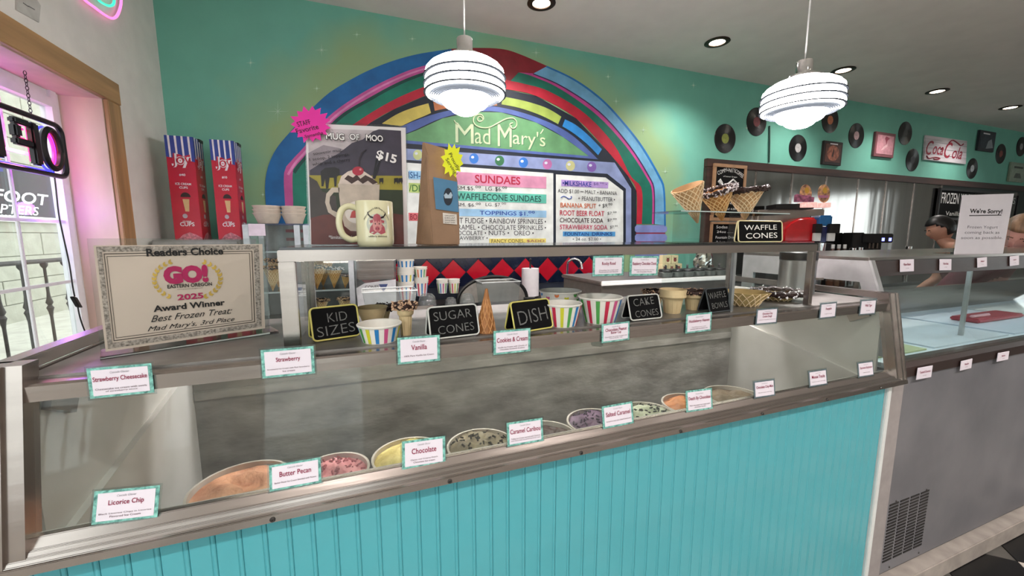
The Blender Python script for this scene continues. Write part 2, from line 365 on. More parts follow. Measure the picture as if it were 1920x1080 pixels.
# ================================================================== the painted jukebox mural
FRW = frame((0, YB-.002, 0))
def paint(name, c): return mat('mural_'+name, c, .55, 0, .10, 7, .03, 60)
mur = thing('jukebox_mural', (1.17, YB-.001, CZ), 'painted rainbow jukebox mural with menu panels on the teal wall', 'mural')
def L_(pts): return [PP(x, y, FRW) for x, y in pts]
def band(name, A, B, layer, c, N=46):
    t = .0012; off = FRW[3]*(layer*t)
    a = resample(catmull(L_(A)), N); b = resample(catmull(L_(B)), N)
    return MB().strip([p+off for p in a], [p+off for p in b], FRW[3]*t).build(name, paint(name, c), mur)
NAV = '#16202f'
# left-hand and right-hand boundaries, bottom to top
o_l = [(501, 460), (499, 392), (498, 335), (514, 286), (550, 241), (599, 190), (636, 162), (703, 127), (773, 104), (846, 92)]
p_l = [(537, 460), (535, 392), (533, 324), (548, 300), (571, 275), (617, 218), (685, 171), (752, 138), (801, 122), (850, 112)]
g_l = [(551, 460), (550, 392), (549, 322), (560, 306), (571, 293), (630, 223), (695, 182), (752, 152), (801, 134), (850, 123)]
r_l = [(582, 460), (581, 392), (580, 334), (596, 305), (630, 262), (672, 227), (739, 187), (801, 161), (850, 148)]
i_l = [(592, 460), (591, 392), (590, 340), (608, 310), (648, 266), (695, 230), (739, 205), (804, 177), (850, 163)]
o_r = [(1248, 423), (1246, 356), (1237, 330), (1205, 275), (1170, 230), (1130, 187), (1080, 150), (1026, 124)]
p_r = [(1227, 420), (1227, 357), (1217, 330), (1180, 272), (1125, 210), (1055, 162), (1000, 138)]
g_r = [(1222, 420), (1222, 358), (1210, 330), (1175, 277), (1120, 217), (1050, 167), (997, 143), (972, 136)]
r_r = [(1203, 420), (1203, 355), (1182, 330), (1150, 270), (1095, 212), (1030, 172), (985, 158), (957, 152)]
i_r = [(1193, 420), (1193, 358), (1177, 330), (1140, 285), (1080, 222), (1005, 180), (945, 167)]
# navy ground and crimson crown
pflat('navy_ground', [(595, 461)]+i_l[2:]+[(900, 160)]+i_r[::-1][:-1]+[(1193, 461)], FRW, 1, paint('navy', NAV), mur, t=.0012)
band('crimson_crown', [(840, 92), (887, 90), (940, 92), (975, 102), (1028, 125)], [(840, 163), (887, 158), (930, 165), (957, 152), (1000, 138)], 1, '#7d1826')
band('blue_arc', o_l, p_l, 2, '#1867a6'); band('pink_arc', p_l, g_l, 2, '#c2559a'); band('green_arc', g_l, r_l, 2, '#0f7a66'); band('red_arc', r_l, i_l, 2, '#b3223a')
band('sky_arc', o_r, p_r, 2, '#6aa6cc'); band('magenta_arc', p_r, g_r, 2, '#b8408c'); band('green_arc_short', g_r, r_r, 2, '#0c6a58'); band('red_arc_long', r_r, i_r, 2, '#b01c34')
band('red_crown_link', [(850, 148), (887, 141), (930, 146), (957, 152)], [(850, 163), (887, 157), (920, 160), (945, 167)], 3, '#b01c34', 16)
band('blue_edge_line', o_r, [(x-3, y+2) for x, y in o_r], 3, '#1b6fb4')
band('dark_green_line', g_l[2:], [(x+5, y+4) for x, y in g_l[2:]], 3, '#0a4a44'); band('navy_thin_line', p_r, [(x-1.5, y+1.5) for x, y in p_r], 3, '#3a2350')
band('pink_gloss_line', [(x+5, y+3) for x, y in p_l[2:-1]], [(x+9, y+5) for x, y in p_l[2:-1]], 3, '#d98abf')
# base rings of the pillar
for k in range(5):
    yy = 430+k*16.5; pflat('pillar_ring', [(1190, yy-4), (1193, yy-8), (1246, yy-8), (1250, yy-4), (1250, yy+3), (1246, yy+6), (1193, yy+6), (1190, yy+3)], FRW, 3, paint('pillar', '#7d8ac4'), mur, t=.0012)
    pflat('pillar_groove', [(1192, yy+6), (1247, yy+6), (1247, yy+9), (1192, yy+9)], FRW, 2, paint('groove', '#8c1f36'), mur, t=.0012)
    pflat('pillar_ring', [(497, yy-4), (500, yy-8), (588, yy-8), (592, yy-4), (592, yy+3), (588, yy+6), (500, yy+6), (497, yy+3)], FRW, 3, paint('pillar', '#7d8ac4'), mur, t=.0012)
# coloured keys of the inner arc
K = lambda n, A, B, c: band(n, A, B, 3, c, 14)
K('yellow_key', [(716, 232), (745, 214), (775, 202), (803, 194)], [(752, 237), (775, 226), (795, 218), (808, 212)], '#c9b95e')
K('orange_key', [(812, 191), (845, 184), (880, 182), (930, 189)], [(815, 208), (845, 202), (880, 198), (932, 198)], '#c07850')
K('lime_key', [(942, 181), (985, 190), (1025, 203), (1052, 219)], [(940, 196), (975, 203), (1015, 217), (1046, 233)], '#93a84e')
K('blue_key', [(1059, 224), (1080, 235), (1105, 256), (1128, 280)], [(1054, 237), (1075, 250), (1100, 270), (1121, 291)], '#2b86cf')
band('periwinkle_arc', [(704, 275), (735, 247), (780, 226), (830, 210), (887, 201), (935, 201), (1005, 220), (1067, 250), (1120, 298)], [(716, 277), (745, 258), (780, 243), (830, 221), (887, 210), (940, 211), (1005, 230), (1055, 257), (1104, 293)], 3, '#4a5f9c')
dome = [(716, 272), (745, 258), (780, 245), (830, 222), (887, 210), (940, 211), (1005, 230), (1055, 257), (1104, 292)]
pflat('green_dome', [(716, 262)]+[(x, y) for x, y in dome[1:]]+[(1100, 294)], FRW, 2, paint('dome', '#5c8f63'), mur, t=.0012)
pflat('periwinkle_sill', [(700, 258), (1105, 293), (1122, 299), (700, 264)], FRW, 3, paint('sill', '#4a5f9c'), mur, t=.0012)
# lettering Mad Mary's with its flourishes
MM = paint('letter', '#b9c9a4'); MMD = paint('letter_shade', '#3f6e50')
for w_, l, t_, r, b in (('M', 854, 230, 888, 267), ('ad', 890, 238, 919, 269), ('M', 933, 233, 959, 274), ("ary's", 961, 243, 1022, 278)):
    ptext('lettering_shade', w_, FRW, l+1.5, t_+1.5, r+1.5, b+1.5, MMD, mur, d=.0042); ptext('lettering', w_, FRW, l, t_, r, b, MM, mur, d=.005)
def swirl(pts, r=.006): MB().tube([p+FRW[3]*.005 for p in catmull(L_(pts), 6)], r, 6).build('flourish', MM, mur, smooth=True)
swirl([(905, 226), (903, 221), (899, 219), (895, 222), (896, 227), (901, 228), (906, 224), (904, 217), (897, 215), (889, 219), (887, 228), (893, 236), (905, 240), (918, 239), (932, 232), (947, 224), (960, 222), (967, 227), (968, 236), (963, 241), (957, 239), (956, 233), (961, 231)])
swirl([(1013, 251), (1016, 247), (1018, 243)], .005); swirl([(851, 226), (854, 230), (858, 233)], .005)
# light-blue marquee with painted buttons
pflat('marquee_strip', [(600, 262), (764, 279), (1152, 305), (1183, 354), (1183, 462), (1173, 462), (1173, 354), (1138, 326), (764, 300), (600, 287)], FRW, 3, paint('marquee', '#8493bd'), mur, t=.0012)
for x, y, c in ((783, 290.6, '#b9c48a'), (835, 295, '#a8b8c8'), (888.4, 297.4, '#2b6fc0'), (936.4, 301.5, '#2c6a44'), (981, 305, '#2b6fc0'), (1025.8, 308.2, '#b06aa0'), (1069, 311, '#b9ba86'), (1109, 312.8, '#7a5aa8'), (735, 286, '#2c6a44'), (690, 282, '#b06aa0')):
    pb_ = pflat('painted_button', ell(x, y, 8.6, 9.6, 20), FRW, 4, paint('button'+c[1:], c), mur, t=.0012)
    pflat('button_gloss', ell(x-2.6, y-2.5, 3, 2.6, 10), FRW, 5, paint('gloss', '#c9d2e0'), pb_, t=.0012)
# menu panels
PANEL = paint('panel', '#d3d9d6')
PNL = [0, 0, 0]
PNL[0] = pflat('menu_panel', [(610, 294), (842, 311), (842, 462), (610, 462)], FRW, 3, PANEL, mur, t=.0012)
PNL[1] = pflat('menu_panel', [(848, 312), (1037, 325), (1037, 462), (848, 462)], FRW, 3, PANEL, mur, t=.0012)
PNL[2] = pflat('menu_panel', [(1042, 327), (1135, 333), (1168, 358), (1168, 462), (1042, 462)], FRW, 3, PANEL, mur, t=.0012)
def pan(l): return PNL[0] if l < 845 else (PNL[1] if l < 1040 else PNL[2])
def bar(c, l, t_, r, b):       # colour bar at its left top, right top ... following the wall
    a0 = PP(l, t_, FRW); a1 = PP(l, b, FRW); e = PP(r, t_, FRW); x0, x1, zt, zb = a0.x, e.x, a0.z, a1.z
    MB().box(x0, x1, YB-.0092, YB-.0068, zb, zt).build('menu_bar', paint('bar'+c[1:], c), pan(l))
def mt(s, l, t_, r, b, c, off=0., **k): ptext('menu_lettering', s, FRW, l, t_, r, b, paint('ink'+c[1:], c), pan(l), d=.0082, off=off, **k)
K_ = '#26262e'
bar('#c98aa8', 850, 322, 1024, 346); mt('SUNDAES', 890, 327.5, 975, 343, '#a8163c', .02)
mt('SM.$5.\u2070\u2070', 857, 347, 901, 357, K_); mt('LG. $6.\u2070\u2070', 910, 348, 950, 358.5, K_)
bar('#58b3a0', 850, 358, 1024, 376); mt('WAFFLECONE SUNDAES', 856, 361.5, 1014, 374, '#0d4a44', .015)
mt('SM. $6.\u2070\u2070', 857, 379, 901, 388, K_); mt('LG. $7.\u2070\u2070', 910, 379, 948, 387.5, K_)
bar('#8fbadb', 850, 391, 1024, 405); mt('TOPPINGS $1.\u2070\u2070', 899, 393.5, 1002, 404, '#123f9a', .012)
mt('HOT FUDGE \u2022 RAINBOW SPRINKLES \u2022', 844, 408, 1023, 418.5, K_); mt('CARAMEL \u2022 CHOCOLATE SPRINKLES \u2022', 842, 421, 1023, 430.5, K_)
mt('CHOCOLATE \u2022', 842, 432.5, 911, 441, K_); mt('NUTS \u2022', 916, 432.5, 954, 441, K_); mt('OREO \u2022', 963, 432.5, 1000, 441.5, K_); mt('STRAWBERRY \u2022', 844, 443, 914, 450, K_)
bar('#d8c96a', 917, 447.5, 1023, 457); mt('FANCY CONES..', 921, 448.5, 984, 455.5, '#4a3a1a'); mt('$ADD', 987, 449.5, 1020, 454.5, '#8a3a5a')
bar('#a98fc8', 1052, 337, 1140, 349); mt('\u2022MILKSHAKE', 1054, 338.5, 1108, 348, '#1b2f8a', .015); mt('$8.\u2070\u2070 \u2022', 1112, 341, 1137, 348, '#4a3a7a')
mt('ADD $1.00 \u2022\u2022 MALT \u2022 BANANA', 1045, 354, 1156, 362.5, K_); mt('+ PEANUTBUTTER \u2022', 1083, 368, 1152, 376, K_)
MB().tube([p+FRW[3]*.007 for p in catmull(L_([(1051, 371), (1056, 368), (1061, 370), (1066, 373), (1071, 371), (1070, 368)]))], .004, 5).build('menu_flourish', paint('inkblue', '#2a4a9a'), mur)
mt('BANANA SPLIT', 1050, 380, 1117, 389, '#c05a20', .01); mt('+ $9.\u2070\u2070', 1121, 380, 1147, 390, K_)
mt('ROOT BEER FLOAT', 1049, 394, 1132, 404, '#b0183a', .012); mt('$7.\u2070\u2070', 1138, 396, 1155, 403, K_)
mt('CHOCOLATE SODA', 1049, 408, 1130, 417, '#3a1420', .012); mt('$7.\u2070\u2070', 1138, 409, 1155, 416, K_)
mt('STRAWBERRY SODA', 1049, 421, 1138, 430, '#b82a52', .01); mt('$7.\u2070\u2070', 1143, 422, 1157, 429, K_)
bar('#4f9ad0', 1055, 434, 1153, 443); mt('FOUNTAIN', 1058, 435.5, 1103, 442, '#15307a', .012); mt('DRINKS', 1109, 435.5, 1147, 442, '#15307a', .012)
mt('\u2022 24 oz. $2.00 \u2022', 1073, 445.5, 1126, 452, K_); mt('\u2022 36 oz. $3.00 \u2022', 1073, 454, 1126, 460, K_)
bar('#8fc0e0', 766, 320, 842, 336); mt('ISH-', 766, 322, 788, 334, '#14508a', .01)
bar('#a9c070', 766, 343, 842, 361); mt('/DI', 767, 346, 787, 359, '#2f6a2a', .01)
bar('#c05a62', 766, 399, 842, 414); mt('BO', 769, 401, 782, 412, '#7a0f22', .015)
# sparkles painted on the wall
SP = paint('sparkle', '#bcd8c4')
for x, y, r in ((521, 209, 20), (603, 94, 12), (773, 73, 7), (669, 65, 8), (594, 166, 7), (1005, 99, 9), (1140, 144, 6), (1155, 190, 7), (1206, 244, 7), (1247, 322, 8), (1269, 382, 9), (493, 365, 5), (470, 118, 9), (1300, 160, 6), (1400, 240, 5)):
    w_ = .9 if r > 10 else .8
    pts = []
    for k in range(16):
        a = math.pi*2*k/16; rr = r if k % 4 == 0 else (r*.45 if k % 2 == 0 else w_)
        pts.append((x+rr*math.cos(a), y+rr*1.05*math.sin(a)))
    pflat('sparkle', pts, FRW, 1, SP, mur, t=.0012)
# ================================================================== lamps
LAMP = mat('milk_glass_lit', '#fff6f4', .3, 0, .0, emit=26.); GLOBE = mat('milk_glass_globe', '#fff5f6', .3, 0, .0, emit=150.)
RIBM = mat('painted_rib_shade', '#1a1d20', .8, 0, .02, spec=0.)  # near-black colour stands in for shade in the grooves of the glass
RIBC = mat('painted_ring_shade', '#3a3f44', .8, 0, .02, spec=0.)  # groove shade as colour again, lighter for the lower rings
def pendant(x, y, zb, label):
    t = thing('pendant_lamp', (x, y, CEIL), label, 'lamp', 'milk glass pendant lamps over the counter')
    c = (x, y, zb)
    MB().tube([(x, y, zb+.246), (x, y, CEIL-.02)], .0028, 8).build('cord', mat('clear_cord', '#b9b9b9', .3), t)
    MB().lathe([(.001, 0), (.05, 0), (.055, -.012), (.03, -.03), (.001, -.03)], (x, y, CEIL), 24).build('canopy', CHROME, t, smooth=True)
    soc = MB().lathe([(.001, .252), (.026, .252), (.028, .248), (.028, .2), (.058, .194), (.06, .184), (.001, .184)], c, 28).build('socket', CHROME, t, smooth=True)
    prof = [(.001, 0), (.03, .002), (.045, .01), (.055, .02), (.06, .026), (.072, .028), (.08, .036), (.085, .05), (.085, .058)]
    # stepped skirt, then three rounded tiers
    for r in (.092, .099, .106, .113, .120, .127): prof += [(r-.003, .0585+(r-.09)*.12), (r, .056+(r-.09)*.12)]
    prof += [(.136, .064)]
    for k in range(3):
        z = .068+k*.027; R = .1405-k*.002
        prof += [(R-.004, z), (R, z+.006), (R+.0005, z+.0135), (R-.001, z+.021), (R-.006, z+.0255)]
    prof += [(.125, .155), (.105, .168), (.075, .18), (.06, .186)]
    MB().lathe(prof[8:], c, 56).build('glass_shade', LAMP, t, smooth=True)
    MB().lathe(prof[:9], c, 40).build('lower_globe', GLOBE, t, smooth=True)
    for k in range(1, 3):
        z = .068+k*.027; MB().lathe([(.1335, z-.002), (.1455-k*.001, z-.002), (.1455-k*.001, z+.001), (.1335, z+.001)], c, 48).build('shaded_rib', RIBM, t, smooth=True)
    MB().lathe([(.13, .0662), (.1445, .0663), (.1445, .069), (.13, .0692)], c, 48).build('shaded_rib', RIBC, t, smooth=True)
    for r in (.095, .102, .109, .116, .123): MB().lathe([(r-.0018, .0525+(r-.09)*.12), (r+.0012, .0515+(r-.09)*.12), (r+.0012, .06+(r-.09)*.12), (r-.0018, .06+(r-.09)*.12)], c, 48).build('shaded_rib', RIBC, t, smooth=True)
p1 = PY(873, 215, 1.45); pendant(p1.x, p1.y, p1.z, 'milk glass pendant lamp hanging in front of the jukebox mural')
p2 = PY(1498, 240, 1.16); pendant(p2.x, p2.y, p2.z, 'milk glass pendant lamp hanging nearer the row of records')
DLT = mat('bronze_trim', '#3a2b22', .4, .6, .05); DLB = mat('downlight_bulb', '#fff0d8', .4, 0, 0, emit=14.)
def downlight(x, y, label, e=75):
    t = thing('recessed_downlight', (x, y, CEIL), label, 'light', 'recessed ceiling downlights')
    MB().lathe([(.062, -.001), (.10, -.001), (.102, -.006), (.085, -.012), (.064, -.01), (.062, -.001)], (x, y, CEIL), 28).build('trim_ring', DLT, t, smooth=True)
    MB().lathe([(.001, -.006), (.03, -.008), (.055, -.007), (.062, -.003)], (x, y, CEIL), 24).build('bulb', DLB, t, smooth=True)
    L = bpy.data.lights.new('downlight_beam', 'SPOT'); L.energy = e; L.spot_size = 2.35; L.spot_blend = .8; L.shadow_soft_size = .06; L.color = (1, .92, .88)
    o = bpy.data.objects.new('downlight_beam', L); COL.objects.link(o); o.parent = t; o.location = (0, 0, -.03)
dn = ('nearest the big mural', 'second along the records wall', 'third along the records wall', 'fourth along the records wall', 'farthest along the records wall')
for k, x in enumerate((1.284, 2.94, 4.61, 6.28, 7.95)): downlight(x, 2.82, 'round bronze rimmed ceiling downlight, '+dn[k], (75, 60, 50, 45, 45)[k])
for k, (x, y) in enumerate(((-.2, -.9), (1.5, -.9), (3.2, -.9), (4.9, -.9))): downlight(x, y, 'round bronze rimmed downlight added over the unseen customer floor, '+('nearest the window wall', 'second from the window wall', 'third from the window wall', 'farthest from the window wall')[k], 110)  # out-of-view lamps added to light the counter front
# ================================================================== beadboard counter front
CX0, CX1 = -.555, 1.754
BEAD = mat('aqua_bead_paint', '#52aab4', .42, 0, .03, 5, .02, 40, coat=.15)
bf = thing('beadboard_counter_front', (.6, .80, 0), 'aqua painted beadboard panel below the dipping cabinet', 'panel')
BX0, BX1, BZ1 = -.545, 1.688, CZ-.502
MB().box(BX0, BX1, .7946, .812, .0, BZ1).build('backing_sheet', BEAD, bf)
pw = .0398; n = int((BX1-BX0)/pw); pl = None
for k in range(n+1):
    x = BX0+k*pw
    if x+pw > BX1+.012: break
    if pl is None:
        P = [(0.0004, .7955), (.0004, .7928), (.0018, .7915), (pw-.0085, .7915), (pw-.0074, .7928), (pw-.0066, .7928), (pw-.0056, .7917), (pw-.0042, .7912), (pw-.0028, .7912), (pw-.0014, .7917), (pw-.0004, .7928), (pw-.0004, .7955)]
        pl = o = MB().poly([(a, b, .0) for a, b in P], (0, 0, BZ1)).build('plank', BEAD, bf)
        base = o.location.copy()
    else: o = pl.copy(); COL.objects.link(o)
    o.location = (x, 0, 0)
for o in bf.children:      # planks carry world y in their mesh: keep x offsets only
    pass
TRIMW = mat('white_trim_paint', '#d9dcda', .5, 0, .03)
MB().box(BX1+.003, BX1+.026, .786, .815, .0, BZ1).build('corner_trim', TRIMW, bf, bev=.002)
MB().box(BX0-.03, BX0-.003, .786, .815, .0, BZ1).build('corner_trim', TRIMW, bf, bev=.002)
GREYP = mat('grey_enamel', '#64646a', .42, 0, .06, 3, .02, 30, col2='#737276')
FILL = thing('filler_post', (1.77, .82, 0), 'pale grey filler strip between the two freezer cabinets', 'panel')
MB().box(BX1+.028, 1.822, .803, .84, .0, CZ-.512).build('strip', mat('filler_grey', '#9a9391', .6, 0, .04), FILL, bev=.002)
# ================================================================== dipping cabinet
zb = lambda z: CZ+z
dc = thing('dipping_cabinet', (.6, 1.1, 0), 'long steel and glass dipping cabinet holding tubs of ice cream', 'freezer')
LIN = mat('cabinet_liner', '#b8b2aa', .45, 0, .04, 4, .05, 20, col2='#c8c4c0'); LINB = mat('frosted_back_liner', '#7c756f', .5, 0, .12, 9, .35, 22, stretch=(.6, 1, 1.4), col2='#98948f')
def extr(name, prof, x0, x1, m, par=dc, **k): return MB().poly([(x0, a, zb(b)) for a, b in prof], (x1-x0, 0, 0)).build(name, m, par, **k)
extr('lower_rail', [(.805, -.466), (.793, -.4665), (.783, -.4805), (.7795, -.4805), (.778, -.4835), (.776, -.4885), (.7725, -.4885), (.771, -.4915), (.769, -.4945), (.765, -.4955), (.763, -.509), (.805, -.509)], CX0, CX1, STEEL, bev=.0011)
extr('upper_rail', [(.822, -.2335), (.826, -.230), (.852, -.230), (.852, -.258), (.822, -.258)], CX0+.03, CX1-.03, STEEL)
def upr(name, x0, x1, steps):
    mb = MB(); s = 1 if x1 > x0 else -1
    # three stepped ribs leaning back with the glass
    for (a, b, d) in steps:
        mb.poly([(x0+s*a, .771-d, zb(-.508)), (x0+s*b, .771-d, zb(-.508)), (x0+s*b, .826-d, zb(-.199)), (x0+s*a, .826-d, zb(-.199))], (0, .035+d, 0))
    return mb.build(name, STEEL, dc)
upr('left_upright', CX0, CX0+.1, [(0, .008, .006), (.008, .028, .003), (.028, .034, .006), (.034, .056, 0)])
upr('right_upright', CX1, CX1-.1, [(0, .006, .006), (.006, .02, .003), (.02, .026, .006), (.026, .046, 0)])
MB().box(CX0, CX0+.03, .85, 1.5, zb(-.222), zb(-.199)).box(CX0+.028, CX0+.032, .85, 1.5, zb(-.235), zb(-.222)).build('side_rail', STEEL, dc, bev=.003)
MB().box(CX1-.03, CX1, .85, 1.5, zb(-.222), zb(-.199)).build('side_rail', STEEL, dc, bev=.003)
FG = glassmat('display_glass', '#f1f6f4', .42, .018)
MB().poly([(CX0+.052, .797, zb(-.4665)), (CX1-.044, .797, zb(-.4665)), (CX1-.044, .836, zb(-.245)), (CX0+.052, .836, zb(-.245))], (0, .004, .0007)).build('front_glass', FG, dc)
MB().box(CX0+.002, CX0+.006, .845, 1.48, zb(-.47), zb(-.222)).build('side_glass', FG, dc)
MB().box(CX1-.006, CX1-.002, .845, 1.48, zb(-.47), zb(-.222)).build('side_glass', FG, dc)
MB().box(CX0+.034, CX1-.034, .853, 1.24, zb(-.243), zb(-.226)).build('deck', mat('deck_steel', '#8f8c88', .38, .7, .08, 20), dc, bev=.002)
# liner: ends, back, floor
for (x0, x1, s) in ((CX0+.034, CX0+.044, 1), (CX1-.044, CX1-.034, -1)):
    MB().box(x0, x1, .84, 1.44, zb(-.56), zb(-.245)).build('end_liner', LIN, dc)
    xs = x1 if s > 0 else x0
    MB().poly([(xs, .83, zb(-.52)), (xs, 1.43, zb(-.40)), (xs, 1.43, zb(-.95)), (xs, .83, zb(-.95))], (s*.014, 0, 0)).build('end_liner_step', LIN, dc)
    MB().obox((xs+s*.006, .905, zb(-.292)), (0, .03, -.016), (.006, 0, 0), (0, .006, .011)).build('glass_track', STEELD, dc)
MB().box(CX0+.034, CX1-.034, 1.43, 1.46, zb(-.95), zb(-.38)).build('back_liner', LINB, dc)
MB().box(CX0+.06, CX1-.06, 1.421, 1.431, zb(-.50), zb(-.47)).build('liner_lip', LINB, dc, bev=.003)
MB().box(CX0+.034, CX1-.034, 1.40, 1.47, zb(-.38), zb(-.35)).build('back_rail', STEELD, dc, bev=.002)
MB().box(CX0+.034, CX1-.034, .812, 1.43, zb(-.97), zb(-.93)).build('well_floor', mat('well_dark', '#3c3a38', .7), dc)
MB().box(CX0+.03, CX1-.03, .806, .813, zb(-.95), zb(-.47)).build('front_liner', LIN, dc)
MB().box(CX0+.03, CX1-.03, 1.46, 1.49, 0.02, zb(-.35)).build('cabinet_back', STEELD, dc)
MB().box(CX0+.034, CX1-.034, .82, 1.46, .02, zb(-.97)).build('cabinet_body', mat('cabinet_grey', '#6d6b69', .6), dc)
MB().obox((.585, .90, zb(-.268)), (.035, .05, 0), (.012, -.009, 0), (0, 0, .012)).build('glass_bracket', STEELD, dc, bev=.003)
MB().tube([(.62, .87, zb(-.262)), (1.66, .87, zb(-.262))], .006, 8).build('lid_track', STEEL, dc)
# lamp tube added under the deck to brighten the interior
MB().tube([(-.35, 1.21, zb(-.258)), (1.55, 1.21, zb(-.258))], .009, 10).build('lamp_tube', mat('cabinet_fill_lamp', '#fff1e4', .4, 0, 0, emit=15.), dc)
# screws along the rail
SCR = mat('rail_screw', '#4a4644', .4, .8, .05)
for k, x in enumerate((-.535, -.17, .15, .46, .755, 1.05, 1.33, 1.6)): MB().lathe([(.001, .002), (.0035, .002), (.005, 0)], (x, .7635, zb(-.5035)), 12, Matrix.Rotation(math.pi/2, 3, 'X')).build('screw', SCR, dc)
# tubs of ice cream
TUBW = mat('tub_carton', '#b9b0a6', .6, 0, .05)
def tub(x, y, r, z, c1, c2, label, chunks=None, bulge=.012, seed=0):
    t = thing('ice_cream_tub', (x, y, zb(-.93)), label, 'tub', 'ice cream tubs in the dipping cabinet')
    MB().lathe([(r*.93, zb(-.93)), (r, zb(z)), (r+.003, zb(z)+.001), (r+.003, zb(z)+.006), (r-.003, zb(z)+.006), (r-.004, zb(z)-.02)], (x, y, 0), 36, cap0=True).build('carton', TUBW, t, smooth=True)
    rnd = random.Random(seed); mb = MB(); n, m = 40, 12; V = []; Fc = []
    ph = [rnd.uniform(0, 6.28) for _ in range(8)]
    for j in range(m+1):
        rr = (r-.004)*j/m
        for k in range(n):
            a = 2*math.pi*k/n; px, py = rr*math.cos(a), rr*math.sin(a)
            hgt = bulge*(1-(j/m)**3)+.006*math.sin(px*60+ph[0]+2*math.sin(py*45+ph[1]))+.004*math.sin(py*95+ph[2]+px*40)+.003*math.sin(px*170+ph[3])*math.sin(py*150+ph[4])
            V.append((x+px, y+py, zb(z)-.008+hgt*(1 if j < m else .2)))
    for j in range(m):
        for k in range(n): Fc.append((j*n+k, j*n+(k+1) % n, (j+1)*n+(k+1) % n, (j+1)*n+k))
    mb.add(V, Fc); mb.build('ice_cream', mat('ice_'+c1[1:], c1, .5, 0, .12, 18, .5, 60, col2=c2), t, smooth=True)
    if chunks:
        cm = MB()
        for k in range(60):
            a = rnd.uniform(0, 6.28); rr = r*.9*math.sqrt(rnd.random()); u = Vector((rnd.uniform(-1, 1), rnd.uniform(-1, 1), .3)).normalized()*.006
            cm.obox((x+rr*math.cos(a), y+rr*math.sin(a), zb(z)+bulge*(1-(rr/r)**3)-.003), u, u.orthogonal().normalized()*.002, u.cross(u.orthogonal()).normalized()*.002)
        cm.build('mix_ins', mat('chunks'+chunks[1:], chunks, .6, 0, .1), t, kind='stuff')
TZ = -.625
for k, a in enumerate(((-.308, 1.11, .111, '#c07a55', '#cf9a78', 'tub of orange tan ice cream beside the left end wall', None, .006),
        (-.098, 1.095, .091, '#c46f74', '#d28a8c', 'tub of smooth pink ice cream behind the Butter Pecan card', '#8c2f38', .006),
        (.102, 1.105, .100, '#cdb460', '#d8c684', 'tub of pale yellow ice cream behind the Chocolate card', None, .026),
        (.310, 1.085, .0995, '#6d5f4d', '#8c8068', 'tub of speckled grey brown ice cream in the middle row', '#2c241c', .022),
        (.514, 1.07, .0975, '#3a2622', '#4c342c', 'tub of dark chocolate ice cream behind the Caramel Caribou card', None, .004),
        (.717, 1.095, .0985, '#4a2f48', '#664a62', 'tub of dark purple berry ice cream', '#2e1830', .016),
        (.918, 1.085, .0965, '#a3a78c', '#b5b8a0', 'tub of pale mint ice cream flecked with chocolate chips', '#1e1a14', .016),
        (1.119, 1.095, .098, '#b46c3e', '#bf8052', 'tub of caramel orange ice cream behind the Death By Chocolate card', None, .012),
        (1.336, 1.09, .110, '#6b5842', '#7d6a54', 'tub of mocha brown ice cream nearest the right end wall', None, .004))):
    tub(a[0], a[1], a[2], TZ, a[3], a[4], a[5], a[6], a[7], k)
# ================================================================== glass display shelf standing on the deck
SY, SXL, SXR = .87, -.150, 1.385
ds = thing('display_shelf', (.6, 1.0, zb(-.226)), 'steel framed glass shelf standing on top of the dipping cabinet', 'shelf')
MB().box(SXL, SXR, SY, SY+.022, zb(-.0495), zb(-.0275)).build('front_bar', STEEL, ds, bev=.0015)
MB().box(SXL, SXR, 1.178, 1.20, zb(-.0495), zb(-.0275)).build('back_bar', STEEL, ds, bev=.0015)
for x0, x1, nm in ((SXL, SXL+.029, 'post'), (SXR-.016, SXR, 'post')):
    MB().box(x0, x1, SY+.001, SY+.021, zb(-.226), zb(-.050)).build(nm, STEEL, ds, bev=.0015)
    MB().box(x0, x1, 1.179, 1.199, zb(-.226), zb(-.050)).build(nm, STEEL, ds, bev=.0015)
    MB().box(x0, x1, SY+.024, 1.176, zb(-.0495), zb(-.0275)).build('side_bar', STEEL, ds, bev=.0015)
MB().box(SXL+.004, SXR-.004, SY+.002, 1.198, zb(-.0275), zb(-.0225)).build('top_panel', mat('black_glass_top', '#1c1d1e', .12, 0, .02, spec=.6), ds)
for x in (SXL+.016, 1.033, SXR-.008): MB().box(x-.0025, x+.0025, SY+.024, 1.176, zb(-.224), zb(-.052)).build('glass_side', GLASS, ds)
MB().box(1.028, 1.038, SY+.004, SY+.014, zb(-.226), zb(-.050)).build('glass_edge_strip', mat('edge_strip', '#9ea3a3', .3, .6), ds)
# ================================================================== second freezer with angled glass
f2 = thing('display_freezer', (3.3, 1.15, 0), 'grey display freezer with angled glass, brown rails and a lit white well', 'freezer')
FX0, FX1 = 1.826, 4.9
BRN = mat('brown_steel_rail', '#2a1813', .4, 0., .10, 12, .1, 40, stretch=(.2, 1, 1))
MB().box(FX0, FX1, .815, .835, .10, zb(-.512)).build('front_panel', GREYP, f2)
MB().box(FX0+.01, FX1, .84, 1.5, .10, zb(-.51)).build('body', GREYP, f2)
MB().box(FX0, FX1, .83, 1.5, .075, .099).build('shadow_gap', BLACK, f2)
MB().box(FX0, FX1, .775, .83, .0, .078).build('plinth', mat('grubby_plinth', '#a39a92', .7, 0, .10, 12), f2, bev=.004)
vf = frame((0, .815, 0))
vm = MB()
tl, tr_, bl = PP(1668, 948, vf), PP(1741, 928, vf), PP(1658, 1052, vf)
for c in range(4):
    for r in range(19):
        x0 = tl.x+(tr_.x-tl.x)*(c*.26); z = tl.z+(bl.z-tl.z)*r/18.
        vm.box(x0, x0+(tr_.x-tl.x)*.215, .8135, .8155, z-.0035, z+.0035)
vm.build('vent_slots', BLACK, f2, kind='stuff')
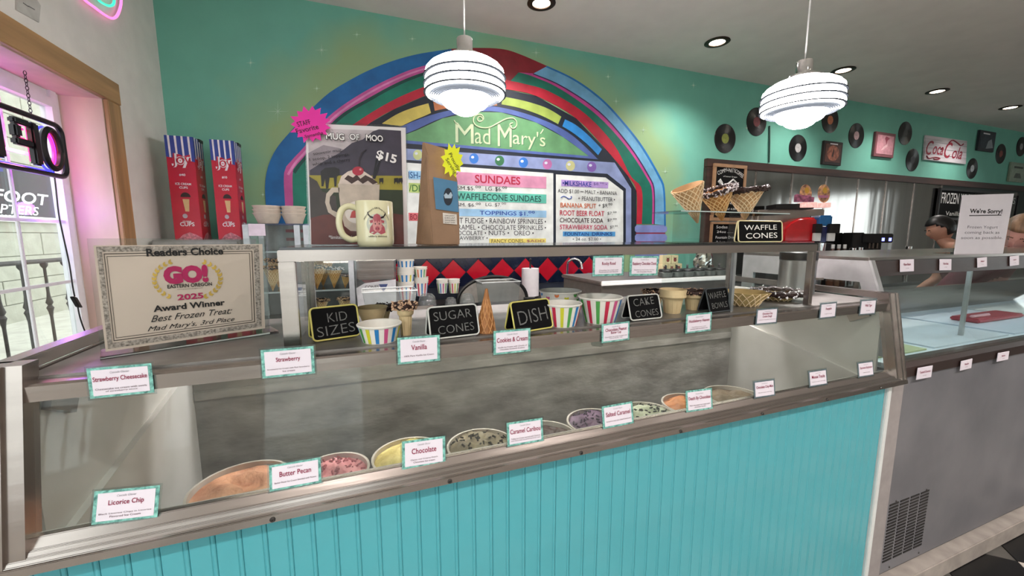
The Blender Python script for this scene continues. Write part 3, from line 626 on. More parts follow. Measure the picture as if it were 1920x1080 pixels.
for px, py in ((1680, 939), (1737, 918), (1667, 1063), (1722, 1036)):
    p = PP(px, py, vf); MB().lathe([(.001, .002), (.003, .002), (.004, 0)], (p.x, .8145, p.z), 10, Matrix.Rotation(math.pi/2, 3, 'X')).build('screw', SCR, f2)
for x in (3.02, 4.2): MB().box(x-.012, x+.012, .812, .8155, .10, zb(-.515)).build('panel_seam', mat('seam_grey', '#b3aeac', .5), f2)
MB().poly([(FX0, .808, zb(-.512)), (FX0, .806, zb(-.475)), (FX0, .818, zb(-.46)), (FX0, .85, zb(-.46)), (FX0, .85, zb(-.512))], (FX1-FX0, 0, 0)).build('lower_rail', BRN, f2)
MB().box(FX0, FX1, .818, .86, zb(-.462), zb(-.455)).build('sill', STEEL, f2)
MB().poly([(FX0+.02, .952, zb(-.158)), (FX0+.02, .958, zb(-.097)), (FX0+.02, .985, zb(-.097)), (FX0+.02, .985, zb(-.158))], (FX1-FX0-.02, 0, 0)).build('upper_rail', BRN, f2)
MB().box(FX0, FX1, .957, 1.50, zb(-.096), zb(-.084)).build('top_slab', STEEL, f2, bev=.002)
MB().poly([(FX0+.03, .833, zb(-.455)), (FX1-.02, .833, zb(-.455)), (FX1-.02, .953, zb(-.158)), (FX0+.03, .953, zb(-.158))], (0, .004, .001)).build('front_glass', GLASS, f2)
# near end: steel panel with a window
pe = [(.83, -.455), (.955, -.096), (1.5, -.096), (1.5, -.455)]; wi = [(.905, -.43), (.98, -.18), (1.44, -.18), (1.44, -.43)]
mb = MB()
for i in range(4):
    j = (i+1) % 4; mb.poly([(FX0, *(pe[i][0], zb(pe[i][1]))), (FX0, pe[j][0], zb(pe[j][1])), (FX0, wi[j][0], zb(wi[j][1])), (FX0, wi[i][0], zb(wi[i][1]))], (.018, 0, 0))
mb.build('end_panel', mat('end_steel', '#8f8d8d', .45, .3, .05), f2)
MB().poly([(FX0+.006, a, zb(b)) for a, b in wi], (.004, 0, 0)).build('end_glass', GLASS, f2)
MB().poly([(FX0-.003, .823, zb(-.455)), (FX0-.003, .832, zb(-.455)), (FX0-.003, .957, zb(-.094)), (FX0-.003, .949, zb(-.094))], (.024, 0, 0)).build('end_trim', mat('bright_trim', '#c2c2c2', .3, .7), f2)
WELL = mat('lit_well_white', '#dfe9ee', .45, 0, .03, 5)
MB().box(FX0+.03, FX1-.02, .86, 1.46, zb(-.505), zb(-.485)).build('well_lid', WELL, f2)
for k, (x0, x1, c) in enumerate(((1.9, 2.25, '#cdd6a8'), (2.3, 2.95, '#dfe9f0'), (3.0, 3.7, '#d6e2ee'), (3.75, 4.5, '#e0e6e4'))):
    MB().box(x0, x1, .93, 1.40, zb(-.485), zb(-.479)).build('tray_cover', mat('cover'+c[1:], c, .3, 0, .05, 6), f2, bev=.004)
slot = None
for k in range(7):
    MB().obox((1.93+k*.045, .885, zb(-.484)), (.012, .014, 0), (.005, -.004, 0), (0, 0, .0015)).build('sill_slot', mat('slot_grey', '#8d99a0', .4, .3), f2)
MB().box(FX0+.03, FX1-.02, 1.46, 1.48, zb(-.50), zb(-.33)).build('back_sill', STEEL, f2)
MB().box(2.695, 2.71, 1.0, 1.015, zb(-.48), zb(-.16)).build('mid_post', mat('bright_trim', '#c2c2c2', .3, .7), f2)
MB().box(2.66, 2.685, 1.43, 1.455, zb(-.48), zb(-.097)).build('back_post', STEEL, f2)
MB().box(FX1-.02, FX1, .835, 1.5, zb(-.455), zb(-.097)).build('far_end', GREYP, f2)
MB().tube([(FX0+.06, 1.0, zb(-.128)), (FX1-.1, 1.0, zb(-.128))], .009, 10).build('lamp_tube', mat('freezer_lamp', '#dcefff', .4, 0, 0, emit=14.), f2)
# ================================================================== back counter with tiled splash
BCY = 2.72; BCZ = zb(-.54)
bc = thing('back_counter', (1.5, 3.05, 0), 'dark topped back counter running along the mural wall', 'counter')
MB().box(-1.15, 11.8, BCY+.03, YB-.02, 0.0, BCZ-.04).build('base_cabinet', mat('counter_base_white', '#b9b9b6', .5, 0, .04), bc)
MB().box(-1.16, 11.85, BCY, YB-.015, BCZ-.04, BCZ).build('worktop', mat('dark_laminate', '#2b2827', .3, 0, .08, 20), bc, bev=.004)
MB().box(-1.0, 3.2, BCY-.002, BCY+.01, BCZ-.043, BCZ-.005).build('worktop_edge', mat('edge_black', '#1a1918', .35), bc)
NAVY = mat('navy_tile', '#10182e', .18, 0, .08, 10); REDT = mat('red_tile', '#b01428', .18, 0, .06, 10)
bs = thing('backsplash', (1.3, YB-.01, BCZ), 'navy tiled backsplash with a row of red diamond tiles', 'tiles')
MB().box(-.2, 2.45, YB-.012, YB-.002, BCZ, zb(-.11)).build('grout_bed', mat('grout_dark', '#1b2333', .7), bs)
# diamonds on their points; navy tiles fill the chequer between them
dd = .222; hh = dd/2-.003; zc = zb(-.312)
proto = {}
for r, (zoff) in enumerate((0, .5, -.5)):
    for k in range(-1, 11):
        x = .73+(k-2)*dd+(0 if r == 0 else dd/2); zz = zc+zoff*dd
        if x < -.1 or x > 2.36: continue
        key = 'red' if r == 0 else ('up' if r == 1 else 'dn')
        if key not in proto:
            if r == 0: P = [(hh, 0), (0, hh), (-hh, 0), (0, -hh)]
            elif r == 1: P = [(hh, 0), (hh*.82, hh*.18), (-hh*.82, hh*.18), (-hh, 0), (0, -hh)]
            else: P = [(hh, 0), (0, hh), (-hh, 0), (-hh*.9, -hh*.1), (hh*.9, -hh*.1)]
            o = proto[key] = MB().poly([(a, YB-.012, b) for a, b in P], (0, -.006, 0)).build('tile', REDT if r == 0 else NAVY, bs, bev=.0012, seg=1, world=False)
        else: o = proto[key].copy(); COL.objects.link(o)
        o.location = (x-bs.location.x, -bs.location.y, zz-bs.location.z)
# ================================================================== flavour cards
CTEAL = mat('card_teal_border', '#4f9389', .5, 0, .22, 160, col2='#7ab5aa'); CPAP = mat('card_paper', '#e3dbe4', .6, 0, .01); CINK = mat('card_magenta_ink', '#8a1440', .6); CGREY = mat('card_grey_ink', '#8b8790', .6); CDARK = mat('card_fine_print', '#4a1c34', .6)
CGB = mat('card_grey_border', '#56666c', .5, 0, .2, 160)
SLEEVE = glassmat('card_sleeve', '#eef4f4', .7)
def card(tl, tr, bl, fr, title, fine, label, top='Cascade Glacier', border=None, bw=.10, grp='flavor cards'):
    o = PP(*bl, fr); a = PP(*tl, fr); b = PP(*tr, fr); h = (a-o).dot(fr[2]); w = (b-a).dot(fr[1])
    t = thing('flavor_card', o+fr[1]*(w/2), label, 'card', grp)
    # the card hangs with the tilt the photograph shows across its top edge
    sk = (b-a).dot(fr[2])/w; u = (fr[1]+fr[2]*sk).normalized(); v = (fr[2]-fr[1]*sk).normalized()
    F = (o+fr[3]*.001, u, v, fr[3])
    e = .003 if bw > .05 else 0
    def rect(nm, x0, x1, y0, y1, l, m, th=.0008): return fpoly(nm, [(x0, y0), (x1, y0), (x1, y1), (x0, y1)], F, l, m, t, t=th)
    rect('sleeve', -e, w+e, -e, h+e, 0, SLEEVE); rect('border', 0, w, 0, h, 1, border or CTEAL); d = h*bw; pap = rect('paper', d, w-d, d*.8, h-d*.8, 2, CPAP)
    G = shift(F, w/2, 0, .0026)
    if top: text('fine_print', top, shift(G, 0, h*.79), w*.30, h*.065, CGREY, pap, 'C', shear=.2)
    lines = title.split('|'); hh = h*(.20 if len(lines) == 1 else .17)
    for k, s in enumerate(lines):
        V, _, x0, x1, y0, y1 = text_mesh(s, 0., .012); ww = min((x1-x0)/(y1-y0)*hh*.78, w*.84)
        text('title', s, shift(G, 0, h*(.50 if len(lines) == 1 else .58-.18*k)), ww, hh, CINK, pap, 'C', off=.012)
    for k, s in enumerate(fine.split('|')): text('fine_print', s, shift(G, 0, h*(.26-.09*k)), min(w*.8, w*.026*len(s)), h*.062, CDARK, pap, 'C')
    return t
GU = frame((0, .8215, zb(-.245)), 0); GL = (Vector((0, .7925, zb(-.4665))), Vector((1, 0, 0)), Vector((0, math.sin(.175), math.cos(.175))), Vector((0, -math.cos(.175), math.sin(.175))))
U = 'flavor cards on the upper rail'; Lw = 'flavor cards along the lower rail'
up = [((166, 690), (287, 680), (171, 747), 'Strawberry Cheesecake', 'Cheesecake ice cream with swirls|of strawberry sauce', None),
      ((490, 656), (589, 648), (493, 709), 'Strawberry', 'Strawberry Ice Cream with Real Strawberry|Ice cream', None),
      ((747, 633), (826, 627), (746, 683), 'Vanilla', '100% Pure Vanilla Ice Cream', None),
      ((921, 621), (990, 615), (925, 665), 'Cookies & Cream', 'Vanilla Ice Cream with Chunks of|Chocolate Sandwich Cookies', None),
      ((1126, 608), (1178, 602), (1127, 643), 'Chocolate Peanut|Butter Cup', 'Chocolate ice cream loaded with|Peanut Butter cups', None),
      ((1281, 590), (1329, 585), (1284, 625), 'Huckleberry Heaven', 'Huckleberry ice cream|swirled with huckleberries', None),
      ((1412, 580), (1452, 577), (1415, 609), 'Chocolate Chip|Cookie Dough', 'Vanilla ice cream with cookie dough', CGB),
      ((1534, 569), (1565, 566), (1534, 598), 'Pumpkin', 'Pumpkin ice cream', CGB),
      ((1608, 563), (1638, 561), (1609, 591), 'Wild Tiger', 'Ice cream', CGB)]
lo = [((168, 922), (292, 910), (173, 983), 'Licorice Chip', 'Black Licorice Chips in Licorice|Flavored Ice Cream', None),
      ((501, 873), (598, 857), (506, 921), 'Butter Pecan', 'Butter Pecan Ice Cream blended with Pecans', None),
      ((750, 828), (831, 817), (754, 880), 'Chocolate', 'Classic and Creamy Dutch|Chocolate Ice cream', None),
      ((948, 793), (1015, 783), (951, 837), 'Caramel Caribou', 'Toffee Ice Cream swirled with Caramel|and Chocolate Covered Caramel cups', None),
      ((1128, 762), (1185, 752), (1130, 804), 'Salted Caramel', 'Caramel ice cream with a Salted Caramel swirl', None),
      ((1284, 733), (1333, 727), (1286, 773), 'Death By Chocolate', 'Rich chocolate ice cream with|chocolate chunks', None),
      ((1412, 715), (1451, 710), (1413, 747), 'Chocolate Chip Mint', 'Mint ice cream with chips', CGB),
      ((1515, 696), (1549, 691), (1516, 726), 'Moose Tracks', 'Vanilla ice cream with fudge', CGB),
      ((1606, 680), (1635, 676), (1608, 708), 'Espresso Explosion', 'Coffee ice cream', CGB)]
for tl, tr, bl, ti, fi, bd in up: card(tl, tr, bl, GU, ti, fi, 'small flavor card reading '+ti.replace('|', ' ')+' on the upper rail' if ti != 'Wild Tiger' else 'small flavor card at the far right end of the upper rail', border=bd, grp=U)
for tl, tr, bl, ti, fi, bd in lo: card(tl, tr, bl, GL, ti, fi, 'small flavor card reading '+ti+' on the lower rail', border=bd, grp=Lw)
GS = frame((0, SY-.002, 0))
card((1109, 480), (1167, 479), (1110, 518), GS, 'Rocky Road', 'Chocolate ice cream with|Marshmallows and Almonds', 'flavor card reading Rocky Road clipped under the display shelf bar', grp='flavor cards on the display shelf', bw=.12)
card((1178, 480), (1231, 480), (1179, 517), GS, 'Raspberry Chocolate Chunk', 'Raspberry Ice Cream swirled|with Chocolate Chunks', 'flavor card reading Raspberry Chocolate Chunk clipped under the display shelf bar', grp='flavor cards on the display shelf', bw=.12)
F2U = (Vector((0, .951, zb(-.158))), Vector((1, 0, 0)), Vector((0, .098, .995)), Vector((0, -.995, .098)))
F2L = frame((0, .8045, 0))
for k, (tl, tr, bl) in enumerate((((1683, 487), (1709, 486), (1686, 510)), ((1757, 486), (1779, 486), (1760, 507)), ((1829, 484), (1847, 482), (1831, 502)), ((1890, 481), (1907, 479), (1892, 499)))):
    card(tl, tr, bl, F2U, ('Rum Raisin', 'Horchata', 'Bubblegum', 'Spumoni')[k], 'ice cream', ('first', 'second', 'third', 'fourth')[k]+' small white card from the left on the freezer upper brown rail', top='', border=CPAP, bw=.02, grp='cards on the freezer upper rail')
for k, (tl, tr, bl) in enumerate((((1718, 690), (1746, 685), (1716, 712)), ((1800, 677), (1821, 672), (1798, 695)), ((1869, 662), (1890, 658), (1867, 678)))):
    card(tl, tr, bl, F2L, ('Toasted Coconut', 'Pistachio', 'Rainbow')[k], 'ice cream', ('first', 'second', 'third')[k]+' small white card from the left on the freezer lower brown rail', top='', border=CPAP, bw=.02, grp='cards on the freezer lower rail')
# ================================================================== chalk signs
SLATE = mat('slate_board', '#0b0b0c', .85, 0, .15, 30, spec=.15)
def chalk_sign(o, ang, w, h, lines, rim, label, ink, lean=.30, size=None, back=True):
    t = thing('chalk_sign', o, label, 'sign', 'small chalkboard tent signs'); t.rotation_euler = (0, 0, ang); ROOT[t.name] = Vector()
    F = frame((0, 0, .004), 0, lean)
    def rr(w, h, r=.008):
        P = []
        for cx, cy, a in ((w-r, r, -90), (w-r, h-r, 0), (r, h-r, 90), (r, r, 180)): P += [(cx+r*math.cos(math.radians(a+i*30)), cy+r*math.sin(math.radians(a+i*30))) for i in range(4)]
        return P
    P = rr(w, h); top = F[2]*h
    fb_ = MB().poly([F[0]+F[1]*a+F[2]*b for a, b in P], -F[3]*.003).build('front_board', SLATE, t, world=False)
    MB().tube([F[0]+F[1]*a+F[2]*b+F[3]*.0003 for a, b in P], .0019, 6, closed=True).build('painted_edge', rim, fb_, world=False)
    if back:
        B = frame((0, 0, .004), 0, -lean); yo = Vector((0, 2*math.sin(lean)*h+.004, 0))
        bb_ = MB().poly([B[0]+yo+B[1]*a+B[2]*b for a, b in P], B[3]*.003).build('back_board', SLATE, t, world=False)
        MB().tube([B[0]+yo+B[1]*a+B[2]*b+B[3]*.002 for a, b in P], .0019, 6, closed=True).build('painted_edge', rim, bb_, world=False)
    for s, x, y, ww, hh, rt in lines: text('chalk_lettering', s, shift(F, x*w, y*h, .0008), ww*w, hh*h, ink, fb_, rot=rt, off=(0. if ink is CH2 else -.012))
    return t
RY = mat('pale_yellow_rim', '#cfc56a', .5); RW = mat('white_rim', '#c9cac4', .5); CH1 = mat('faint_chalk', '#6e6e6c', .9, 0, .2, 300); CH2 = mat('bright_chalk', '#eceae4', .9)
def sg(bl, br, toppx, lines, rim, label, ink=CH1, **k):
    a = PZ(*bl, zb(-.226)); b = PZ(*br, zb(-.226)); d = b-a; ang = math.atan2(d.y, d.x); w = d.length
    lean = k.pop('lean', .30); n = Vector((-math.sin(ang), math.cos(ang), 0)); best = .06
    for i in range(200):    # height whose top meets the photographed pixel row
        hh = .03+i*.0007; p = a+n*(math.sin(lean)*hh)+Vector((0, 0, math.cos(lean)*hh)); q_ = p-EYE
        if 540-FPX*q_.dot(UP)/q_.dot(FW) <= toppx: best = hh; break
    return chalk_sign(a, ang, w, best, lines, rim, label, ink, lean, **k)
sg((588, 644), (676, 631), 583, [('KID', .34, .52, .42, .28, .02), ('SIZES', .10, .10, .80, .30, .04)], RY, 'black chalk tent sign reading Kid Sizes with yellow edge')
sg((808, 640), (899, 629), 581, [('SUGAR', .10, .55, .78, .28, .03), ('CONES', .16, .12, .74, .26, .03)], RW, 'black chalk tent sign reading Sugar Cones with white edge')
sg((966, 628), (1037, 616), 571, [('DISH', .14, .22, .76, .46, .06)], RY, 'black chalk tent sign reading Dish with yellow edge')
sg((1183, 604), (1241, 598), 558, [('CAKE', .16, .55, .66, .30, .05), ('CONES', .16, .10, .74, .26, .03)], RW, 'black chalk tent sign reading Cake Cones with white edge')
sg((1331, 589), (1371, 584), 545, [('WAFFLE', .08, .55, .80, .26, .05), ('BOWLS', .14, .14, .72, .24, .03)], mat('dark_rim', '#3c4144', .5), 'small black chalk tent sign reading Waffle Bowls')
wo = PY(1384, 458, .885); we = PY(1467, 455, .885); wt = PY(1388, 416, .885); wo.z = zb(-.0225)
chalk_sign(wo, .0, (we-wo).length*.99, wt.z-wo.z, [('WAFFLE', .13, .55, .74, .24, .02), ('CONES', .16, .15, .72, .26, .02)], mat('cream_rim', '#e3d6a4', .5), 'black chalk sign reading Waffle Cones standing on the display shelf', CH2, .10)
# ================================================================== cups, cones and bowls
CUPW = mat('paper_cup_white', '#e0ddd4', .55, 0, .02)
PRB = mat('print_blue', '#1f78b8', .5); PRY = mat('print_yellow', '#c6c52e', .5); PRP = mat('print_pink', '#c05080', .5); PRG = mat('print_green', '#4c9a4a', .5); PRR = mat('print_red', '#c02848', .5); PRO = mat('print_orange', '#d07038', .5)
def cup(c, rb, rt, h, cols, label, a0=-math.pi/2, dots=False, grp='paper ice cream cups on the cabinet'):
    t = thing('paper_cup', c, label, 'cup', grp)
    cb_ = MB().lathe([(rb*.98, .004), (rb, 0), (rt, h-.004), (rt+.0022, h-.004), (rt+.003, h-.0015), (rt+.0015, h), (rt-.0012, h-.001), (rb-.001, .005), (.001, .005)], c, 40).build('cup_body', CUPW, t, smooth=True)
    n = 14
    if not dots:
        for k in range(n):
            a = a0+2*math.pi*k/n; w = .42*2*math.pi/n
            A = []; B = []
            for i in range(4):
                aa = a-w/2+w*i/3
                A.append(Vector(c)+Vector(((rb+.0005)*math.cos(aa), (rb+.0005)*math.sin(aa), .001))); B.append(Vector(c)+Vector(((rt+.0003)*math.cos(aa), (rt+.0003)*math.sin(aa), h-.006)))
            m_ = cols[k % len(cols)]; MB().strip(A, B, Vector((math.cos(a), math.sin(a), 0))*.0004).build('stripe', m_, cb_)
    else:
        for k in range(26):
            a = 2*math.pi*k/13+(.2 if k > 12 else 0); zz = h*(.84 if k > 12 else .62)+(.004 if k % 2 else -.004); r = rb+(rt-rb)*zz/h+.0004
            R = Vector((math.cos(a), math.sin(a), 0)); T = Vector((-math.sin(a), math.cos(a), 0))
            MB().poly([Vector(c)+R*r+T*(.0065*math.cos(i*.5236))+Vector((0, 0, zz+.0065*math.sin(i*.5236)))-R*(.0065*math.cos(i*.5236))**2/(2*r) for i in range(12)], R*.0005).build('dot', cols[k % len(cols)], cb_)
    return t
def cup_px(l, r, rimy, y, h, rbf, cols, label, **k):
    a = PY(l, rimy, y); b = PY(r, rimy, y); rt = (b-a).length/2*.97; c = (a+b)/2; c.z = zb(-.226); cup(c, rt*rbf, rt, h, cols, label, **k)
def rim_h(py, px, y): return PY(px, py, y).z-zb(-.226)
cup_px(669, 752, 604, .897, rim_h(605, 710, .897), .80, [PRB, PRP, PRB, PRY, PRB, PRG, PRY], 'short paper cup striped blue, yellow and pink beside the Kid Sizes sign', a0=-1.75)
cup_px(1021, 1086, 566, .893, rim_h(567, 1053, .893), .72, [PRY, PRG, PRB, PRR, PRB, PRG, PRR], 'medium paper cup striped red, yellow and green in front of the dotted cup', a0=-2.05)
cup_px(1090, 1160, 553, .895, rim_h(555, 1125, .895), .70, [PRG, PRR, PRP, PRB, PRP, PRB], 'tall paper cup striped blue, green and red beside the Cake Cones sign', a0=-2.25)
cup_px(1015, 1085, 543, 1.02, rim_h(544, 1050, 1.02), .80, [PRR, PRB, PRP, PRO, PRY, PRG], 'wide white paper cup printed with coloured dots', dots=True)
WAF = mat('waffle_golden', '#b07a40', .6, 0, .10, 40, .2, 200); WAFR = mat('waffle_ridge', '#dcb880', .6, 0, .06, 60); WAFP = mat('waffle_pale', '#bf9668', .6, 0, .08, 40); WAFPR = mat('waffle_pale_ridge', '#e6cfa8', .6, 0, .05, 60)
SUG = mat('sugar_cone_brown', '#9a6434', .55, 0, .10, 40); SUGR = mat('sugar_cone_ridge', '#b98450', .55, 0, .06); CAKE = mat('cake_cone_tan', '#cfb98e', .65, 0, .05, 30, .05, 200)
CHOC = mat('dark_chocolate', '#2c1712', .65, 0, .2, 60, .6, 120); NUT = mat('chopped_nut', '#c9a688', .6, 0, .15, 60); SPRK = mat('pink_white_sprinkle', '#c98a94', .6, 0, .3, 300, col2='#f0dcd8')
def axisM(ax):
    z = Vector(ax).normalized(); x = z.orthogonal().normalized()
    if abs(z.z) > .5: x = Vector((1, 0, 0)); x = (x-z*x.dot(z)).normalized()
    return Matrix((x, z.cross(x), z)).transposed()
def crumbs(mb, rnd, n, ringf, s):
    for k in range(n):
        u = Vector((rnd.uniform(-1, 1), rnd.uniform(-1, 1), rnd.uniform(-1, 1))).normalized(); w = u.orthogonal().normalized()
        mb.obox(ringf(rnd), u*s*rnd.uniform(.7, 1.5), w*s*.5, u.cross(w)*s*.45)
def waffle_cone(tip, rimc, R, label, body=WAF, ridge=WAFR, dip=None, name='waffle_cone', grp='waffle cones in the acrylic holder', nr=15, flare=1., wave=.06, seed=1, cat='cone'):
    tip = Vector(tip); rimc = Vector(rimc); t = thing(name, tip, label, cat, grp); H = (rimc-tip).length; M = axisM(rimc-tip); rnd = random.Random(seed)
    wob = lambda a, j: 1+(wave*math.sin(3*a+seed) if j in (2, 3) else 0)*.6
    MB().lathe([(.003, 0), (R*.55, H*.52), (R, H), (R-.0025, H+.001), (R*.5, H*.5), (.001, .01)], tip, 36, M, wob=wob).build('wafer', body, t, smooth=True)
    for sgn in (1, -1):
        mb = MB()
        for k in range(nr):
            P = []
            for i in range(15):
                f = .06+.93*i/14; a = 2*math.pi*k/nr+sgn*f*2.3; rr = R*(f/.52*.55 if f < .52 else .55+(f-.52)/.48*.45)*1.0+.0006; P.append(tip+M @ Vector((rr*math.cos(a), rr*math.sin(a), H*f)))
            mb.tube(P, .0014, 4)
        mb.build('lattice_ridges', ridge, t)
    if dip:
        P = [tip+M @ Vector((R*(1+wave*.6*math.sin(3*a+seed))*math.cos(a), R*(1+wave*.6*math.sin(3*a+seed))*math.sin(a), H*(.97+.02*math.sin(5*a)))) for a in [2*math.pi*i/30 for i in range(30)]]
        MB().tube(P, [R*.13*(1+.35*math.sin(i*2.3+seed)) for i in range(30)], 8, closed=True).build('dipped_rim', CHOC, t, smooth=True)
        mb = MB(); crumbs(mb, rnd, 230, lambda r_: (lambda a: tip+M @ Vector((R*1.02*math.cos(a), R*1.02*math.sin(a), H*.97))+Vector((r_.uniform(-1, 1), r_.uniform(-1, 1), r_.uniform(-1, 1)))*R*.15)(r_.uniform(0, 6.28)), R*.06)
        mb.build('sprinkles', dip, t, kind='stuff')
    return t
def wc_px(tip, rl, rr, y, label, **k):
    a = PY(*rl, y); b = PY(*rr, y); waffle_cone(PY(*tip, y), (a+b)/2, (b-a).length/2*.96, label, **k)
wc_px((1308, 418), (1264, 352), (1312, 349), .95, 'plain waffle cone leaning out of the left of the acrylic holder', body=WAFP, ridge=WAFPR, seed=2)
wc_px((1354, 414), (1318, 361), (1366, 352), .95, 'waffle cone with a red sprinkled chocolate rim in the holder', dip=SPRK, seed=3)
wc_px((1397, 412), (1370, 356), (1422, 354), .95, 'waffle cone with a dark chocolate rim in the right of the holder', body=WAFP, ridge=WAFPR, dip=CHOC, seed=4)
# acrylic holder
a = PY(1277, 394, .90); b = PY(1482, 389, .90)
wh = thing('cone_holder', ((a.x+b.x)/2, .96, zb(-.0225)), 'clear acrylic rack holding the waffle cones above the shelf', 'rack')
MB().box(a.x, b.x, .90, 1.02, a.z-.004, a.z).build('top_plate', ACRYL, wh)
MB().box(a.x, b.x, .90, 1.02, zb(-.0225), zb(-.0185)).build('base_plate', ACRYL, wh)
for px in (1320, 1430):
    p = PY(px, 420, .90); MB().box(p.x-.006, p.x+.006, .902, 1.018, zb(-.0185), a.z-.004).build('upright', ACRYL, wh)
MB().box(a.x, b.x, .8995, .9003, a.z-.0035, a.z-.0005).build('plate_edge', mat('acrylic_edge', '#b4c2c0', .2), wh)
# sugar cone standing on its mouth
b1 = PZ(916, 626, zb(-.226)); tp = PY(914, 541, b1.y+.02)
waffle_cone((b1.x+.002, b1.y+.02, tp.z), (b1.x, b1.y+.02, zb(-.2255)), .0235, 'brown sugar cone standing tip up beside the Sugar Cones sign', body=SUG, ridge=SUGR, name='sugar_cone', grp='sample cones on the cabinet deck', nr=9, wave=0)
# cake cones
def cake_cone(c, s, label, dip=None, seed=1, flat=False, k=1.):
    t = thing('cake_cone', c, label, 'cone', 'sample cones on the cabinet deck'); rnd = random.Random(seed); c = Vector(c); z = lambda q_: q_*s
    if flat: prof = [(.014, 0), (.02, .012), (.03, .035), (.0335, .046), (.0345, .047), (.032, .046), (.027, .036), (.001, .028)]
    else: prof = [(.0135, 0), (.0165, .035), (.0175, .05), (.022, .054), (.0235, .058), (.0225, .066), (.0235, .082), (.0225, .083), (.021, .07), (.016, .055), (.001, .05)]
    MB().lathe([(r*s*k, q_*s) for r, q_ in prof], c, 36).build('wafer_cup', CAKE, t, smooth=True)
    if not flat:
        mb = MB()
        for i in range(14):
            a = 2*math.pi*i/14; mb.tube([c+Vector((.0137*s*k*math.cos(a), .0137*s*k*math.sin(a), .002*s)), c+Vector((.0172*s*k*math.cos(a), .0172*s*k*math.sin(a), .048*s))], .0013*s, 4)
        mb.build('flutes', CAKE, t)
    if dip:
        H, R = (.083*s, .0235*s*k) if not flat else (.047*s, .034*s*k)
        P = [c+Vector((R*math.cos(q2), R*math.sin(q2), H-.006*s)) for q2 in [2*math.pi*i/24 for i in range(24)]]
        MB().tube(P, [.0085*s*(1+.3*math.sin(i*1.9+seed)) for i in range(24)], 8, closed=True).build('dipped_rim', CHOC, t, smooth=True)
        mb = MB(); crumbs(mb, rnd, 130, lambda r_: (lambda q2: c+Vector((R*1.12*math.cos(q2), R*1.12*math.sin(q2), H-.006*s))+Vector((r_.uniform(-1, 1), r_.uniform(-1, 1), r_.uniform(-1, 1)))*.010*s)(r_.uniform(0, 6.28)), .0032*s)
        mb.build('nuts', dip, t, kind='stuff')
    return t
def on_deck(px, py): p = PZ(px, py, zb(-.226)); return p
def cpx(l, r, bot, y, **k): return PY((l+r)/2, bot, y), (PY(r, bot, y)-PY(l, bot, y)).length
def cc(l, r, top, y, label, **k):
    a = PY(l, top, y); b = PY(r, top, y); c = (a+b)/2; H = a.z-zb(-.226); c.z = zb(-.226); flat = k.get('flat'); s = H/(.047 if flat else .083)
    cake_cone(c, s, label, k=(b-a).length/(.047*s)*.95, **k)
cc(743, 776, 569, .925, 'tan cake cone with a chocolate and chopped nut rim by the Kid Sizes cup', dip=NUT, seed=5)
cc(1241, 1282, 543, .925, 'plain tan cake cone standing nearest the Cake Cones sign', seed=6)
cc(1284, 1319, 546, .945, 'tan cake cone with a nutty chocolate rim by the Waffle Bowls sign', dip=NUT, seed=7)
cc(1211, 1243, 545, 1.02, 'chocolate rimmed cake cone half hidden behind the Cake Cones sign', dip=NUT, seed=8)
def snack_bowl(c, r, h, label, dip=False, seed=1, pale=CAKE):
    t = thing('wafer_bowl', c, label, 'bowl', 'sample cones on the cabinet deck'); c = Vector(c); rnd = random.Random(seed)
    wob = lambda a, j: 1+(.07*math.sin(6*a+seed) if j in (3, 4) else (.03*math.sin(6*a+seed) if j == 2 else 0))
    MB().lathe([(r*.02, 0), (r*.55, .001), (r*.78, h*.55), (r, h), (r*.97, h+.001), (r*.72, h*.5), (r*.5, h*.1), (r*.02, h*.1)], c, 48, wob=wob).build('wafer', pale, t, smooth=True)
    mb = MB()
    for k in range(16):
        for sg_ in (1, -1):
            P = []
            for i in range(7):
                f = i/6; a = 2*math.pi*k/16+sg_*f*.6; rr = r*(.56+.22*f/.55 if f < .55 else .78+.22*(f-.55)/.45)*(1+.06*f*math.sin(6*a+seed))+.0006; P.append(c+Vector((rr*math.cos(a), rr*math.sin(a), h*f)))
            mb.tube(P, .0015, 4)
    mb.build('lattice_ridges', WAFPR, t)
    if dip:
        P = [c+Vector((r*(1+.07*math.sin(6*a+seed))*math.cos(a), r*(1+.07*math.sin(6*a+seed))*math.sin(a), h*.93)) for a in [2*math.pi*i/30 for i in range(30)]]
        MB().tube(P, [r*.16*(1+.3*math.sin(i*2.1)) for i in range(30)], 8, closed=True).build('dipped_rim', CHOC, t, smooth=True)
        mb = MB(); crumbs(mb, rnd, 160, lambda r_: (lambda q2: c+Vector((r*1.06*math.cos(q2), r*1.06*math.sin(q2), h*.93))+Vector((r_.uniform(-1, 1), r_.uniform(-1, 1), r_.uniform(-1, 1)))*r*.18)(r_.uniform(0, 6.28)), .0032)
        mb.build('nuts', PAPER, t, kind='stuff')
def sb_px(l, r, top, y, label, **k):
    a = PY(l, top, y); b = PY(r, top, y); c = (a+b)/2; h = a.z-zb(-.226); c.z = zb(-.226); snack_bowl(c, (b-a).length/2*.82, h, label, **k)
WB = mat('waffle_bowl_cream', '#b39a66', .6, 0, .06, 40)
sb_px(1360, 1431, 549, .945, 'plain cream waffle bowl beside the Waffle Bowls sign', seed=2, pale=WB)
sb_px(1424, 1488, 549, .985, 'waffle bowl with a chocolate and white sprinkle rim', dip=True, seed=3, pale=WB)
a = PY(667, 577, 1.02); b = PY(727, 577, 1.02); s_ = (a.z-zb(-.226))/.047; cake_cone(Vector(((a.x+b.x)/2, 1.02, zb(-.226))), s_, 'shallow plain wafer cup behind the Kid Sizes cup', flat=True, k=(b-a).length/(.069*s_))
